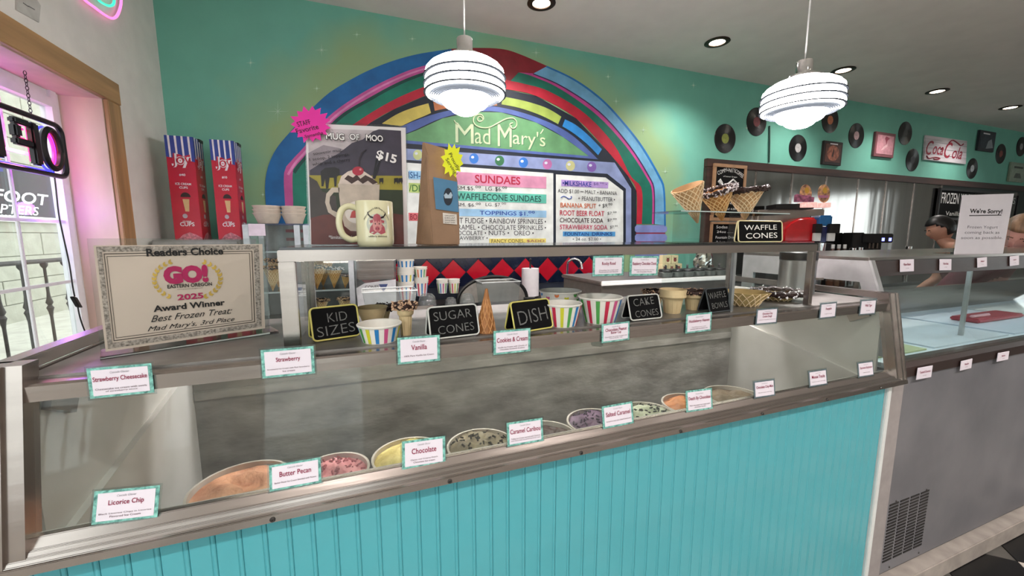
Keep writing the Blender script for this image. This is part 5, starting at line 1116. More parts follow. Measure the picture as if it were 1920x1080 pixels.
# clear bin with brown wrapped contents
a = PY(664, 486, 2.9); b = PY(742, 486, 2.9)
bn = thing('clear_bin', ((a.x+b.x)/2, 2.98, BCZ), 'tall clear bin with brown contents and a folded paper front on the back counter', 'bin')
MB().box(a.x, b.x, 2.9, 3.1, BCZ, a.z).build('bin_shell', CLR, bn, bev=.006)
zm = PY(700, 525, 2.9).z; MB().box(a.x+.012, b.x-.012, 2.915, 3.08, zm, a.z-.01).build('brown_pack', mat('brown_wrap', '#7d6a60', .35, 0, .12, 12, .3, 14, stretch=(.3, 1, 3)), bn, bev=.008)
MB().poly([(a.x+.01, 2.895, BCZ+.01), (b.x-.01, 2.895, BCZ+.01), (b.x-.005, 2.895, zm), (a.x+.06, 2.895, zm-.02), (a.x+.005, 2.895, zm-.05)], (0, -.004, 0)).build('paper_sheet', mat('bin_paper', '#c4c4c6', .6), bn)
text('print', 'CONES', (Vector((a.x+.06, 2.8905, zm-.06)), Vector((1, 0, 0)), Vector((0, 0, 1)), Vector((0, -1, 0))), .09, .025, INK, bn)
MB().poly([(b.x-.12, 2.8905, zm-.03), (b.x-.06, 2.8905, zm-.03), (b.x-.09, 2.8905, zm-.09)], (0, -.001, 0)).build('print_cone', mat('print_navy', '#3a4a78', .6), bn)
# waffle iron dome
c = PY(925, 556, 3.0); R = (PY(988, 556, 3.0).x-PY(858, 556, 3.0).x)/2
wi_ = thing('waffle_iron', (c.x, 3.0, BCZ), 'open round waffle iron lid with a black rim against the tiles', 'appliance')
ht = PY(925, 519, 3.0).z-BCZ
arc = [(c.x+R*math.cos(t), 3.0, BCZ+.02+(ht-.02)*math.sin(t)**.9) for t in [math.pi*i/24 for i in range(25)]]
MB().poly(arc, (0, .03, 0)).build('lid_plate', mat('iron_lid_grey', '#a9a49c', .4, .5, .06), wi_); MB().tube(arc, .014, 8).build('black_rim', BLACK, wi_, smooth=True)
MB().box(c.x-R*.95, c.x+R*.95, 2.97, 3.1, BCZ, BCZ+.02).build('iron_base', BLACK, wi_, bev=.004); MB().tube([(c.x+R*.9, 3.0, BCZ+.03), (c.x+R+.06, 2.98, BCZ+.03)], .012, 8).build('handle', BLACK, wi_)
# paper towel, faucet, bottle, blue box
c = PY(994, 547, 3.24); pr = (PY(1010, 520, 3.24).x-PY(978, 520, 3.24).x)/2*.93; ph = PY(994, 503, 3.24).z
pw_t = thing('paper_towel_roll', (c.x, 3.24, BCZ), 'white paper towel roll on a black upright holder', 'paper roll')
MB().lathe([(pr, BCZ+.012), (pr, ph), (pr*.3, ph), (pr*.3, ph-.02)], (c.x, 3.24, 0), 28).build('roll', PAPER, pw_t, smooth=True); MB().lathe([(.001, BCZ), (pr*.95, BCZ), (pr*.95, BCZ+.012), (.008, BCZ+.012), (.008, ph+.07), (.012, ph+.08), (.001, ph+.09)], (c.x, 3.24, 0), 20).build('holder', BLACK, pw_t, smooth=True)
c = PY(1063, 540, 3.22); zt_ = PY(1066, 485, 3.22).z; fs = thing('faucet', (c.x, 3.22, BCZ), 'chrome gooseneck faucet with two lever handles against the tiles', 'faucet')
MB().tube(catmull([(c.x, 3.22, BCZ), (c.x, 3.22, zt_-.07), (c.x+.01, 3.2, zt_-.02), (c.x+.05, 3.17, zt_), (c.x+.09, 3.14, zt_-.03), (c.x+.10, 3.13, zt_-.09)], 5), .011, 10).build('spout', CHROME, fs, smooth=True)
for s in (-1, 1): MB().tube([(c.x+s*.08, 3.22, BCZ), (c.x+s*.08, 3.22, BCZ+.05), (c.x+s*.10, 3.2, BCZ+.07), (c.x+s*.17, 3.16, BCZ+.075)], [.016, .014, .01, .008], 8).build('lever', CHROME, fs, smooth=True)
MB().box(c.x-.13, c.x+.13, 3.19, 3.25, BCZ, BCZ+.012).build('base', CHROME, fs, bev=.004)
c = PY(1103, 545, 3.1); hb = PY(1103, 512, 3.1).z-BCZ; sbt = thing('soap_bottle', (c.x, 3.1, BCZ), 'green dish soap bottle with a pale label beside the faucet', 'bottle')
MB().lathe([(.034, 0), (.036, .01), (.036, hb*.7), (.028, hb*.85), (.014, hb*.9), (.012, hb), (.001, hb)], (c.x, 3.1, BCZ), 24, cap0=True).build('bottle_body', mat('soap_green', '#2f8a74', .3, 0, .04), sbt, smooth=True); MB().lathe([(.0365, hb*.2), (.0365, hb*.5)], (c.x, 3.1, BCZ), 24).build('bottle_label', mat('soap_label', '#7aa8c8', .5), sbt)
a = PY(1090, 520, 3.05); b = PY(1172, 516, 3.05)
bb = thing('blue_box', ((a.x+b.x)/2, 3.1, BCZ), 'bright blue drinks box with white handwriting behind the shelf cards', 'box')
MB().box(a.x+.14, b.x+.05, 3.06, 3.2, BCZ, a.z+.02).build('box_body', mat('drink_blue', '#1f56b8', .45, 0, .05), bb, bev=.004); text('lettering', 'Tequ', (Vector((a.x+.2, 3.06, a.z-.05)), Vector((1, 0, 0)), Vector((0, 0, 1)), Vector((0, -1, 0))), .2, .05, PAPER, bb, shear=.3)
# topping station with capped jars
sy0 = 2.0; a = PY(1132, 527, sy0); b = PY(1372, 520, sy0); sz = PY(1250, 521, sy0).z
st = thing('topping_station', ((a.x+b.x)/2, 2.2, 0), 'steel topping station with a white ledge behind the cake cones', 'counter')
MB().box(a.x, b.x, sy0+.02, 2.5, 0.0, sz-.03).build('steel_body', STEELD, st, bev=.004); MB().box(a.x-.02, b.x+.03, sy0, 2.5, sz-.028, sz-.006).build('steel_ledge', STEELD, st, bev=.006); MB().box(a.x-.02, b.x+.03, sy0-.012, sy0-.001, sz-.03, sz-.002).build('white_lip', WHITE, st, bev=.003)
for k, px in enumerate((1248, 1268, 1288, 1308, 1328, 1347)):
    c = PY(px, 515, sy0+.09); t = thing('topping_jar', (c.x, sy0+.09, sz-.005), 'squat topping jar with a black pump lid, '+('first', 'second', 'third', 'fourth', 'fifth', 'last')[k]+' from the left on the ledge', 'jar', 'topping jars on the white ledge')
    MB().lathe([(.045, 0), (.047, .01), (.047, .03), (.04, .036)], (c.x, sy0+.09, sz-.005), 20, cap0=True).build('jar_body', mat('jar_grey', '#5a5f5c', .25, .3, .1), t, smooth=True)
    MB().lathe([(.044, .036), (.046, .04), (.042, .05), (.001, .052)], (c.x, sy0+.09, sz-.005), 20).build('lid', BLACK, t, smooth=True); MB().tube([(c.x, sy0+.09, sz+.04), (c.x, sy0+.09, sz+.062), (c.x-.03, sy0+.06, sz+.07)], .007, 6).build('pump', BLACK, t)
for k, (px, row) in enumerate(((1241, 0), (1257, 0), (1249, 1), (1266, 0), (1238, 1))):
    y = 2.38; c = PY(px, 500, y); s = .062; z = sz-.005+row*(s+.001)+(.0 if row else 0); x = c.x+(.0)
    t = thing('cow_box', (x, y, z), 'small cream box with a reddish cow print, '+('lower row left', 'lower row middle', 'upper row right', 'lower row right', 'upper row left')[k], 'box', 'small cow print boxes on the topping station')
    x = PY(1241, 500, y).x+(.066*((0, 1, 1.4, 2, .4)[k])); MB().box(x-.03, x+.03, y-.03, y+.03, z, z+s).build('box_body', mat('cow_box_cream', '#cfc39a', .6, 0, .04), t, bev=.002)
    fpoly('cow_print', ell(x, z+s*.45, .014, .015, 12), frame((0, y-.03, 0)), 0, mat('cow_print_red', '#7d3a34', .6), t); fpoly('horn_print', [(x-.018, z+s*.8), (x-.01, z+s*.62), (x+.01, z+s*.62), (x+.018, z+s*.8), (x+.009, z+s*.7), (x-.009, z+s*.7)], frame((0, y-.03, 0)), 0, mat('cow_print_dark', '#3a2420', .6), t)
c = PY(1318, 505, 2.38); fb = thing('foil_bag', (c.x, 2.38, sz-.005), 'crumpled shiny silver foil bag behind the topping jars', 'bag')
rnd = random.Random(3); V = []; Fc = []
for j in range(9):
    for k in range(16):
        a2 = 2*math.pi*k/16; f = j/8; rr = (.085*(1-.75*f**2)+.006)*(1+rnd.uniform(-.22, .22)); V.append((c.x+rr*math.cos(a2)*.9, 2.38+rr*.6*math.sin(a2), sz-.004+f*.20+rnd.uniform(-.008, .008)*(j > 0)))
for j in range(8):
    for k in range(16): Fc.append((j*16+k, j*16+(k+1) % 16, j*16+16+(k+1) % 16, j*16+16+k))
Fc.append(tuple(range(128, 144))); MB().add(V, Fc).build('foil', mat('silver_foil', '#b9b4aa', .15, 1., .1), fb)
# ================================================================== records wall
RV = mat('vinyl_black', '#0e0e10', .28, 0, .05, 20); RG = mat('vinyl_groove', '#1b1b1e', .22, 0, .05, 20)
recs = [(1359.7, 259.8, '#8a9440', 'olive green label, lowest left above the steel'), (1418.8, 228.4, '#7a3a40', 'maroon label, left of the right pendant lamp'), (1496.3, 277.5, '#b4b4b4', 'light grey label, below the right pendant lamp'), (1556.7, 225.2, '#c07048', 'orange label, right behind the pendant lamp'), (1605.8, 254.3, '#c0a0a4', 'pinkish label, beside the pink picture'), (1697.5, 250, '#2c2c30', 'dark label, above left of the red script sign'), (1711, 300, '#34343a', 'dark label, below left of the red script sign'), (1823, 316, '#a9b0b4', 'grey white label, just right of the red script sign'), (1876.7, 288.5, '#8a4a40', 'red brown label, near the right edge'), (1915, 275, '#9a9a9c', 'pale label, farthest right')]
RX = Matrix.Rotation(math.pi/2, 3, 'X')
for px, py, lc, d_ in recs:
    c = PY(px, py, YB-.004); t = thing('vinyl_record', (c.x, YB-.004, c.z), 'black vinyl record with '+d_, 'record', 'vinyl records on the teal wall')
    prof = [(.001, 0)]+[(r, .0016+(.0008 if i % 2 else 0)) for i, r in enumerate([.052+.0041*k for k in range(24)])]+[(.150, .0012), (.151, 0), (.151, -.003)]
    dsc = MB().lathe([(.05, .0016)]+prof[1:], c, 44, RX).build('disc', RV, t, smooth=False)
    MB().lathe([(.004, .0022), (.05, .0022), (.052, .0012)], c, 32, RX).build('label_paper', mat('reclabel'+lc[1:], lc, .5, 0, .12, 30), dsc); MB().lathe([(.001, .0026), (.004, .0026)], c, 10, RX).build('spindle_hole', BLACK, dsc)
def wall_pic(l, t_, r, b, fm, im, label, cat='picture', art=()):
    a = PY(l, t_, YB); c = PY(r, b, YB); x0, x1, z1, z0 = a.x, c.x, a.z, PY(l, b, YB).z; t = thing('wall_picture', ((x0+x1)/2, YB-.01, z0), label, cat)
    MB().box(x0, x1, YB-.03, YB-.002, z0, z1).build('frame', fm, t, bev=.004); i = min(x1-x0, z1-z0)*.12; MB().box(x0+i, x1-i, YB-.033, YB-.03, z0+i, z1-i).build('print', im, t)
    for k, (pts, m_) in enumerate(art): fpoly('artwork', [(x0+(x1-x0)*u, z0+(z1-z0)*v) for u, v in pts], (Vector((0, YB-.033, 0)), Vector((1, 0, 0)), Vector((0, 0, 1)), Vector((0, -1, 0))), k, m_, t, t=.0008)
    return t
wall_pic(1541, 264, 1572, 309, mat('dark_frame', '#241a18', .5), mat('sepia_print', '#54332a', .5, 0, .2, 20), 'dark framed picture with an orange round photo above the steel trim', art=((ell(.5, .5, .32, .33, 20), mat('copper_print', '#a0604a', .5, 0, .3, 30)), ([(.42, .35), (.5, .7), (.55, .6), (.52, .35)], mat('sepia_dark', '#4a2820', .5)), ([(.3, .86), (.7, .86), (.7, .91), (.3, .91)], PAPER)))
wall_pic(1638, 247, 1670, 294, mat('plum_edge', '#7a4a50', .5), mat('pink_print', '#c08a94', .5, 0, .1, 20), 'pink printed picture panel between two records', art=(([(.45, .75), (.5, .85), (.7, .78), (.58, .68), (.55, .5), (.5, .68)], mat('plum_ink', '#8a3a4c', .5)), ([(.3, .25), (.42, .3), (.62, .45), (.6, .55), (.4, .4)], mat('pink_light', '#d8b0b6', .5))))
wall_pic(1833, 244, 1858, 283, mat('slate_frame', '#23282e', .5), mat('night_print', '#2c3640', .5, 0, .2, 20), 'dark travel poster with a pale figure right of the red script sign', art=(([(.45, .12), (.55, .5), (.75, .62), (.9, .2)], mat('poster_grey', '#8d949a', .5)), ([(.2, .82), (.6, .82), (.6, .88), (.2, .88)], PAPER)))
wall_pic(1892, 304, 1914, 341, mat('pale_frame', '#8a9a88', .5), mat('pale_print', '#93a391', .5), 'small pale green framed picture near the right edge', art=(([(.2, .7), (.8, .7), (.8, .8), (.2, .8)], mat('grey_ink', '#4a524a', .5)), ([(.25, .2), (.75, .2), (.65, .45), (.35, .45)], mat('grey_ink2', '#5a625a', .5))))
# script sign of weathered white boards
CS = [(1732.7, 253.6), (1810, 264.6), (1807.5, 308.5), (1729, 300)]
cs = thing('script_sign', PY(1770, 305, YB-.01), 'weathered white wooden sign with red Coca-Cola script lettering', 'sign')
SFR = frame((0, YB-.003, 0)); CSW = mat('weathered_white', '#c4bfc4', .7, 0, .12, 8, .2, 40, stretch=(.3, 1, 3))
for k in range(4):
    f0, f1 = k/4+.004, (k+1)/4-.004; l_ = lambda f: (CS[0][0]+(CS[3][0]-CS[0][0])*f, CS[0][1]+(CS[3][1]-CS[0][1])*f); r_ = lambda f: (CS[1][0]+(CS[2][0]-CS[1][0])*f, CS[1][1]+(CS[2][1]-CS[1][1])*f)
    P = [PP(*q0, SFR) for q0 in (l_(f0), r_(f0), r_(f1), l_(f1))]; MB().poly(P, (0, -.02, 0)).build('board', CSW, cs, bev=.002)
RDC = mat('script_red', '#8e1c34', .5, 0, .06); SF2 = shift(SFR, 0, 0, .0205); rt_ = -math.atan2((PP(*CS[0], SFR)-PP(*CS[1], SFR)).z, (PP(*CS[1], SFR)-PP(*CS[0], SFR)).x)
for s, l, t_, r, b in (('C', 1735, 262, 1748, 290), ('oca', 1748, 273, 1768, 289), ('-', 1763, 278, 1768, 281), ('C', 1769, 265, 1783, 296), ('ola', 1784, 274, 1803, 297)): ptext('lettering', s, SF2, l, t_, r, b, RDC, cs, d=.001, shear=.35, rot=rt_, off=.01)
for pts in ([(1737, 292), (1741, 297), (1752, 295), (1762, 297), (1757, 299), (1750, 298)], [(1779, 268), (1786, 263), (1795, 268), (1801, 273), (1806, 270)]): MB().tube([PP(x, y, SF2)-Vector((0, .003, 0)) for x, y in catmull([Vector((x, y, 0)) for x, y in pts], 4) for _ in (0,)] if False else [PP(v_.x, v_.y, SF2)-Vector((0, .002, 0)) for v_ in catmull([Vector((x, y, 0)) for x, y in pts], 4)], .008, 6).build('flourish', RDC, cs)
MB().tube([PY(1443, 236, YB-.01), PY(1443, 268, YB-.012), PY(1442, 305, YB-.01)], .008, 6).build('hanging_cable', mat('cable_green', '#2f4a44', .6)); tag(bpy.data.objects['hanging_cable'], 'thin dark cable hanging down the teal wall left of the records', 'cable')
# steel lined back wall with wooden trim
SP_Y = YB-.03
zt1 = PY(1324, 297, SP_Y).z; x_l = PY(1324, 297, SP_Y).x; x_r = 11.9; th = .085
WAVY = mat('wavy_steel_sheet', '#a5a3a0', .12, 1., .05, 3, 1., 1.0, stretch=(2.0, 1, .2))
DKW = mat('dark_walnut_trim', '#3a2620', .5, 0, .18, 8, .1, 40, stretch=(.3, 1, 3))
sw = thing('steel_wall_panel', (x_l+2, SP_Y, BCZ), 'wavy polished steel sheets lining the back wall under a walnut trim', 'panel')
zp = zt1-th
xs_ = [x_l+.10]+[PY(px, 400, SP_Y).x for px in (1412, 1480, 1543, 1603, 1655, 1708, 1759)]
for k in range(len(xs_)-1): MB().box(xs_[k]+.004, xs_[k+1]-.004, SP_Y, YB-.002, BCZ, zp).build('steel_sheet', WAVY, sw)
for x in xs_[1:]: MB().box(x-.012, x+.012, SP_Y-.006, SP_Y, BCZ, zp).build('joint_strip', STEEL, sw, bev=.002)
MB().box(x_l, x_r, SP_Y-.02, YB-.002, zp, zt1).build('top_trim', DKW, sw, bev=.004); MB().box(x_l, x_l+.095, SP_Y-.02, YB-.002, BCZ, zp-.002).build('side_trim', DKW, sw, bev=.004)
# menu boards on the steel wall
def wboard(l, t_, r, b, lines, label, fm, ink=CHALKW, y=SP_Y-.025, extra=None):
    a = PY(l, t_, y); x0, z1 = a.x, a.z; x1 = PY(r, t_, y).x; z0 = PY(l, b, y).z; w, h = x1-x0, z1-z0
    t = thing('chalkboard_menu', ((x0+x1)/2, y, z0), label, 'sign', 'chalkboards on the back wall'); i = min(w, h)*.075
    MB().box(x0+i, x1-i, y-.004, y+.015, z0+i, z1-i).build('slate', SLATE, t)
    for bx in ((x0, x1, z1-i, z1), (x0, x1, z0, z0+i), (x0, x0+i, z0+i, z1-i), (x1-i, x1, z0+i, z1-i)): MB().box(bx[0], bx[1], y-.014, y+.015, bx[2], bx[3]).build('frame_rail', fm, t, bev=.002)
    F = (Vector((x0, y-.0045, z0)), Vector((1, 0, 0)), Vector((0, 0, 1)), Vector((0, -1, 0)))
    for s, u, v, ww, hh, rt in lines: text('chalk_lettering', s, shift(F, u*w, v*h), ww*w, hh*h, ink, t, rot=rt, d=.001)
    if extra: extra(F, w, h, t)
    return t
LW = mat('light_oak_frame', '#a07c5c', .5, 0, .12, 10)
def cof(F, w, h, t):
    g = lambda pts, r: MB().tube([F[0]+F[1]*(u*w)+F[2]*(v*h)+F[3]*.001 for u, v in pts], r, 5).build('chalk_drawing', CHALKW, t)
    g([(.2, .68), (.3, .63), (.45, .66), (.6, .74), (.72, .68)], .01); g([(.2, .73), (.28, .66)], .012); g([(.16, .70), (.26, .64)], .012); g([(.3, .62), (.55, .60), (.75, .62)], .008)
for_ = []
wboard(1338, 306, 1400, 414, [('COMMU', .14, .80, .34, .07, .35), ('NITY', .46, .865, .2, .07, 0), ('COFFEE', .64, .87, .28, .07, -.45), ('of Sumner Oregon', .3, .77, .42, .03, 0), ('drip 2.50', .3, .5, .4, .035, 0), ('latte 4.00', .3, .4, .4, .035, 0), ('mocha 4.50', .3, .3, .4, .035, 0), ('iced 4.00', .4, .2, .35, .035, 0)], 'oak framed chalkboard headed Community Coffee behind the waffle cones', LW, extra=cof)
wboard(1333, 416, 1412, 470, [('Sodas', .12, .78, .26, .10, 0), ('24oz ...... 2.75', .14, .62, .6, .08, 0), ('Fountain Drinks', .12, .42, .5, .09, 0), ('24oz ...... 2.50', .14, .26, .6, .08, 0)], 'lower oak framed chalkboard listing sodas behind the waffle cones', LW)
wboard(1762, 352, 1912, 412, [('FROZEN YOGURT', .03, .52, .44, .34, 0), ('FLAVORS', .6, .62, .36, .22, 0), ('Vanilla 3.50', .1, .14, .3, .14, 0), ('Chocolate 3.50', .55, .3, .3, .12, 0)], 'dark chalkboard headed Frozen Yogurt at the far right of the steel wall', BLACK, y=SP_Y-.03)
MB().box(PY(1760, 400, SP_Y).x+.02, 11.9, SP_Y+.002, YB-.002, BCZ, zp).build('dark_backing', mat('dark_teal_board', '#26332f', .6), sw)
# ================================================================== slush machine on the back counter
c = PY(1490, 470, 2.98); MF = frame(Vector((c.x, c.y, BCZ)), -.55)
sm = thing('slush_machine', Vector((c.x, c.y, BCZ)), 'slush machine with red and blue tanks under pink lit signs', 'machine')
def mbx(nm, l, t_, r, b, d0, d1, m_, bev=.004, par=sm, fr=None):
    fr = fr or MF; P = [PP(*q0, fr) for q0 in ((l, b), (r, b), (r, t_), (l, t_))]; P[1] = P[0]+fr[1]*(P[1]-P[0]).dot(fr[1]); P[2] = P[1]+fr[2]*(P[2]-P[1]).dot(fr[2]); P[3] = P[0]+fr[2]*(P[2]-P[1]).dot(fr[2])
    for p in P: p.z = max(p.z, BCZ+.001)
    P = [p-fr[3]*d0 for p in P]; return MB().poly(P, -fr[3]*(d1-d0)).build(nm, m_, par, bev=bev)
mbx('machine_body', 1420, 456, 1556, 545, .0, .40, mat('machine_dark', '#2a2827', .4, .3), .008)
mbx('steel_hood', 1428, 390, 1557, 452, .16, .40, STEEL, .01); mbx('black_visor', 1458, 381, 1530, 392, .04, .3, BLACK)
LPK = mat('sign_lit_pink', '#e8b8b0', .4, 0, .2, 40, emit=.5)
mbx('lit_sign_box', 1503, 379, 1532, 389, .0, .1, LPK); mbx('lit_sign_box', 1533, 380, 1558, 389, .0, .1, LPK)
P = [PP(x, y, MF) for x, y in ((1466, 455), (1469, 428), (1480, 417), (1497, 409), (1512, 407), (1531, 408), (1531, 455))]; MB().poly([p+MF[3]*.02 for p in P], -MF[3]*.2).build('red_tank', mat('red_slush', '#b3141c', .15, 0, .10, 8, emit=.03), sm, bev=.02, seg=3, smooth=True)
mbx('blue_tank', 1531, 404, 1555, 424, -.05, .16, mat('blue_slush', '#1668a4', .15, 0, .06), .012); mbx('blue_tank_lower', 1532, 425, 1545, 454, -.05, .16, mat('deep_blue_slush', '#101c58', .2, 0, .06), .008)
mbx('tap', 1520, 420, 1532, 437, -.09, -.02, BLACK); mbx('tap', 1545, 420, 1565, 437, -.09, -.02, BLACK); mbx('tap_guard', 1518, 437, 1531, 452, -.08, -.04, WHITE); mbx('tap_guard', 1544, 437, 1557, 452, -.08, -.04, WHITE)
MFs = shift(MF, 0, 0, .0)
for cx, base in ((1510, True), (1544, False)):
    o = pflat('egg_sign', ell(cx, 363, 11, 17, 22), shift(MF, 0, 0, -.03), 0, mat('egg_sign_print', '#a06a68', .4, 0, .35, 25, col2='#d09a70'), sm, t=.012); pflat('egg_sign_sun', ell(cx+3, 357, 4.5, 6, 12), shift(MF, 0, 0, -.0175), 0, mat('egg_sun', '#d0a040', .4), sm, t=.001); pflat('egg_sign_band', [(cx-10, 366), (cx+10, 366), (cx+9, 371), (cx-9, 371)], shift(MF, 0, 0, -.0175), 0, mat('egg_band', '#c07a98', .4), sm, t=.0012)
    if base: pflat('egg_sign_base', [(1489, 366), (1494, 364), (1526, 370), (1525, 379), (1488, 379)], shift(MF, 0, 0, -.016), 0, mat('egg_base', '#a8607c', .4, 0, .3, 30), sm, t=.01)
# dark coffee machine with a lit display
c = PY(1640, 480, 2.95); EF = frame(Vector((c.x, c.y, BCZ)), -.7)
em = thing('coffee_machine', Vector((c.x, c.y, BCZ)), 'black coffee machine with a blue lit display in front of the steel wall', 'machine')
mbx('machine_head', 1618, 438, 1674, 455, .0, .3, BLACK, .008, em, EF); mbx('machine_column', 1596, 436, 1618, 505, .05, .35, BLACK, .008, em, EF); mbx('machine_back', 1618, 455, 1660, 505, .15, .35, mat('machine_grey', '#1f2022', .4), .006, em, EF)
for l in (1653, 1666): mbx('lit_digit', l, 446, l+5, 452, -.004, 0, mat('led_blue', '#7a80ff', .4, 0, 0, emit=2.5), 0, em, EF)
for k, px in enumerate((1633, 1640, 1648)): mbx('nozzle', px, 456, px+3, 466, .06, .1, STEELD, 0, em, EF)
for k, (px, w, t_, nm) in enumerate(((1540, 14, 456, 'left, by the slush machine'), (1599, 9, 465, 'middle, beside the coffee machine'), (1612, 9, 464, 'right, beside the coffee machine'), (1704, 8, 462, 'far right, near the bending person'))):
    y = 2.80; a = PY(px-w/2, t_, y); b = PY(px+w/2, t_, y); R = (b-a).length/2*.7; t = thing('steel_pitcher', ((a.x+b.x)/2, y, BCZ), 'polished steel tumbler on the back counter, '+nm, 'tumbler', 'steel tumblers on the back counter')
    MB().lathe([(R*.8, 0), (R, a.z-BCZ), (R*.94, a.z-BCZ), (R*.75, .01), (.001, .01)], ((a.x+b.x)/2, y, BCZ), 24, cap0=True).build('tumbler_body', CHROME, t, smooth=True)
for k, (px, col_) in enumerate(((1552, '#5a3a2c'), (1563, '#7a5a48'), (1574, '#4a342c'))):
    y = 2.76; a = PY(px+10, 462, y); t = thing('syrup_bottle', (a.x, y, BCZ), ('amber', 'tan', 'dark brown')[k]+' syrup bottle on the back counter beside the slush machine', 'bottle', 'syrup bottles on the back counter'); hb = a.z-BCZ
    MB().lathe([(.035, 0), (.037, .01), (.037, hb*.6), (.015, hb*.8), (.014, hb), (.001, hb)], (a.x, y, BCZ), 20, cap0=True).build('bottle_body', mat('syrup'+col_[1:], col_, .2), t, smooth=True); MB().lathe([(.016, hb*.95), (.016, hb+.02), (.001, hb+.02)], (a.x, y, BCZ), 14).build('cap', WHITE, t)
# ================================================================== sorry sign on the freezer
WF = frame((PY(1786, 482, 1.02).x, 1.02, zb(-.0835)), -.18)
ws = thing('acrylic_notice', WF[0], "white We're Sorry notice in a clear acrylic stand on the freezer", 'sign')
pflat('acrylic_sheet', [(1802, 364), (1907, 361), (1884, 480), (1785, 482)], WF, 0, ACRYL, ws, t=.003); WF1 = shift(WF, 0, 0, .0035)
pflat('notice_paper', [(1804, 366), (1901, 363), (1880, 477), (1788, 480)], WF1, 0, mat('notice_white', '#c9c6cc', .6, 0, .01), ws)
ptext('notice_heading', "We're Sorry!", WF1, 1817, 391, 1878, 402, INK, ws, d=.001, off=.03); pflat('underline', [(1817, 403.5), (1877, 402.5), (1877, 404), (1817, 405)], WF1, 1, INK, ws)
GR = mat('notice_grey', '#6d6a70', .6)
for s, l, t_, r, b in (('Frozen Yogurt', 1813, 423, 1870, 430), ('coming back as', 1808, 433, 1873, 440), ('soon as possible.', 1801, 443, 1879, 450)): ptext('notice_lettering', s, WF1, l, t_, r, b, GR, ws, d=.001)
MB().obox(WF[0]+WF[1]*.11+Vector((.0, .035, .002)), WF[1]*.115, Vector((.18, .98, 0))*.035, (0, 0, .002)).build('acrylic_foot', ACRYL, ws)
# red tray inside the freezer
a = PZ(1836, 607, zb(-.478)); rt2 = thing('scoop_tray', (a.x+.25, a.y+.05, zb(-.478)), 'red plastic tray lying at the back of the lit freezer well', 'tray')
MB().box(a.x, a.x+.5, a.y, min(a.y+.12, 1.45), zb(-.478), zb(-.455)).build('tray_body', mat('tray_red', '#a83a48', .4, 0, .06), rt2, bev=.006)
MB().box(a.x+.02, a.x+.2, a.y+.03, a.y+.05, zb(-.4545), zb(-.44)).build('scoop_handle', mat('handle_pink', '#d8a8b0', .4), rt2, bev=.004)
# ================================================================== left wall: neon outline, switch plate, lit sign in the window
NPK = mat('neon_pink_tube', '#ff7ac0', .3, 0, 0, emit=1.0); NTL = mat('neon_teal_tube', '#3fe0b8', .3, 0, 0, emit=.8)
nn = thing('neon_wall_sign', PX(200, 20, XL), 'pink and teal neon outline sign high on the white window wall', 'sign')
XN = XL+.02
MB().tube(catmull([PX(x, y, XN) for x, y in ((148, -14), (160, 1), (176, 13), (195, 27), (208, 34), (217, 32), (223, 22), (227, 6), (226, -14))], 6), .006, 8).build('pink_tube', NPK, nn, smooth=True)
MB().tube(catmull([PX(x, y, XN) for x, y in ((176, -14), (186, 1), (198, 9), (207, 11), (213, 7), (214, -2), (212, -14))], 6), .006, 8).build('teal_tube', NTL, nn, smooth=True)
op = thing('wall_plate', PX(50, 20, XL), 'pale switch plate with scribbled writing above the window', 'plate')
OF = (Vector((XL, 0, 0)), Vector((0, 1, 0)), Vector((0, 0, 1)), Vector((1, 0, 0)))
pflat('plate', [(28, -12), (28, 18), (71, 42), (74, 10), (60, -12)], OF, 0, mat('plate_grey', '#c0beb9', .5), op, t=.004)
for l, t_, r, b in ((40, 4, 50, 14), (50, 10, 62, 23)): pflat('scribble', [(l, t_), (r, t_+7), (r, t_+8.5), (l, t_+1.5)], OF, 8, mat('pencil', '#6a6868', .8), op)
ol = thing('open_sign', (XL-.075, 2.05, CZ+.37), 'black LED open sign with glowing red letters hanging in the window', 'sign')
xo = XL-.075
def rrect(y0, y1, z0, z1, r):
    P = []
    for cy, cz, a in ((y1-r, z0+r, -90), (y1-r, z1-r, 0), (y0+r, z1-r, 90), (y0+r, z0+r, 180)): P += [Vector((xo, cy+r*math.cos(math.radians(a+i*22.5)), cz+r*math.sin(math.radians(a+i*22.5)))) for i in range(5)]
    return P
SBK = mat('sign_black', '#08080a', .35)
SY0, SY1, SZ0_, SZ1_ = 1.55, 2.47, CZ+.262, CZ+.485
MB().tube(rrect(SY0, SY1, SZ0_, SZ1_, .04), .011, 8, closed=True).build('outer_frame', SBK, ol, smooth=True)
LRED = mat('led_red', '#ff2060', .3, 0, 0, emit=3.); LBLU = mat('led_blue_strip', '#3030ff', .3, 0, 0, emit=2.5)
zc_ = (SZ0_+SZ1_)/2
def eltube(nm, cy, ry, rz, r, m_, dx=0): MB().tube([Vector((xo+dx, cy+ry*math.cos(t), zc_+rz*math.sin(t))) for t in [2*math.pi*i/32 for i in range(32)]], r, 8, closed=True).build(nm, m_, ol, smooth=True)
oy = 2.395; eltube('letter_shell', oy, .052, .082, .013, SBK); eltube('letter_glow', oy, .040, .068, .006, LRED, -.016); eltube('blue_glow', oy, .060, .090, .005, LBLU, -.020)
def plate(y0, y1, z0, z1, dx=0): MB().box(xo-.012+dx, xo+.012+dx, y0, y1, z0, z1).build('letter_shell', SBK, ol, bev=.006)
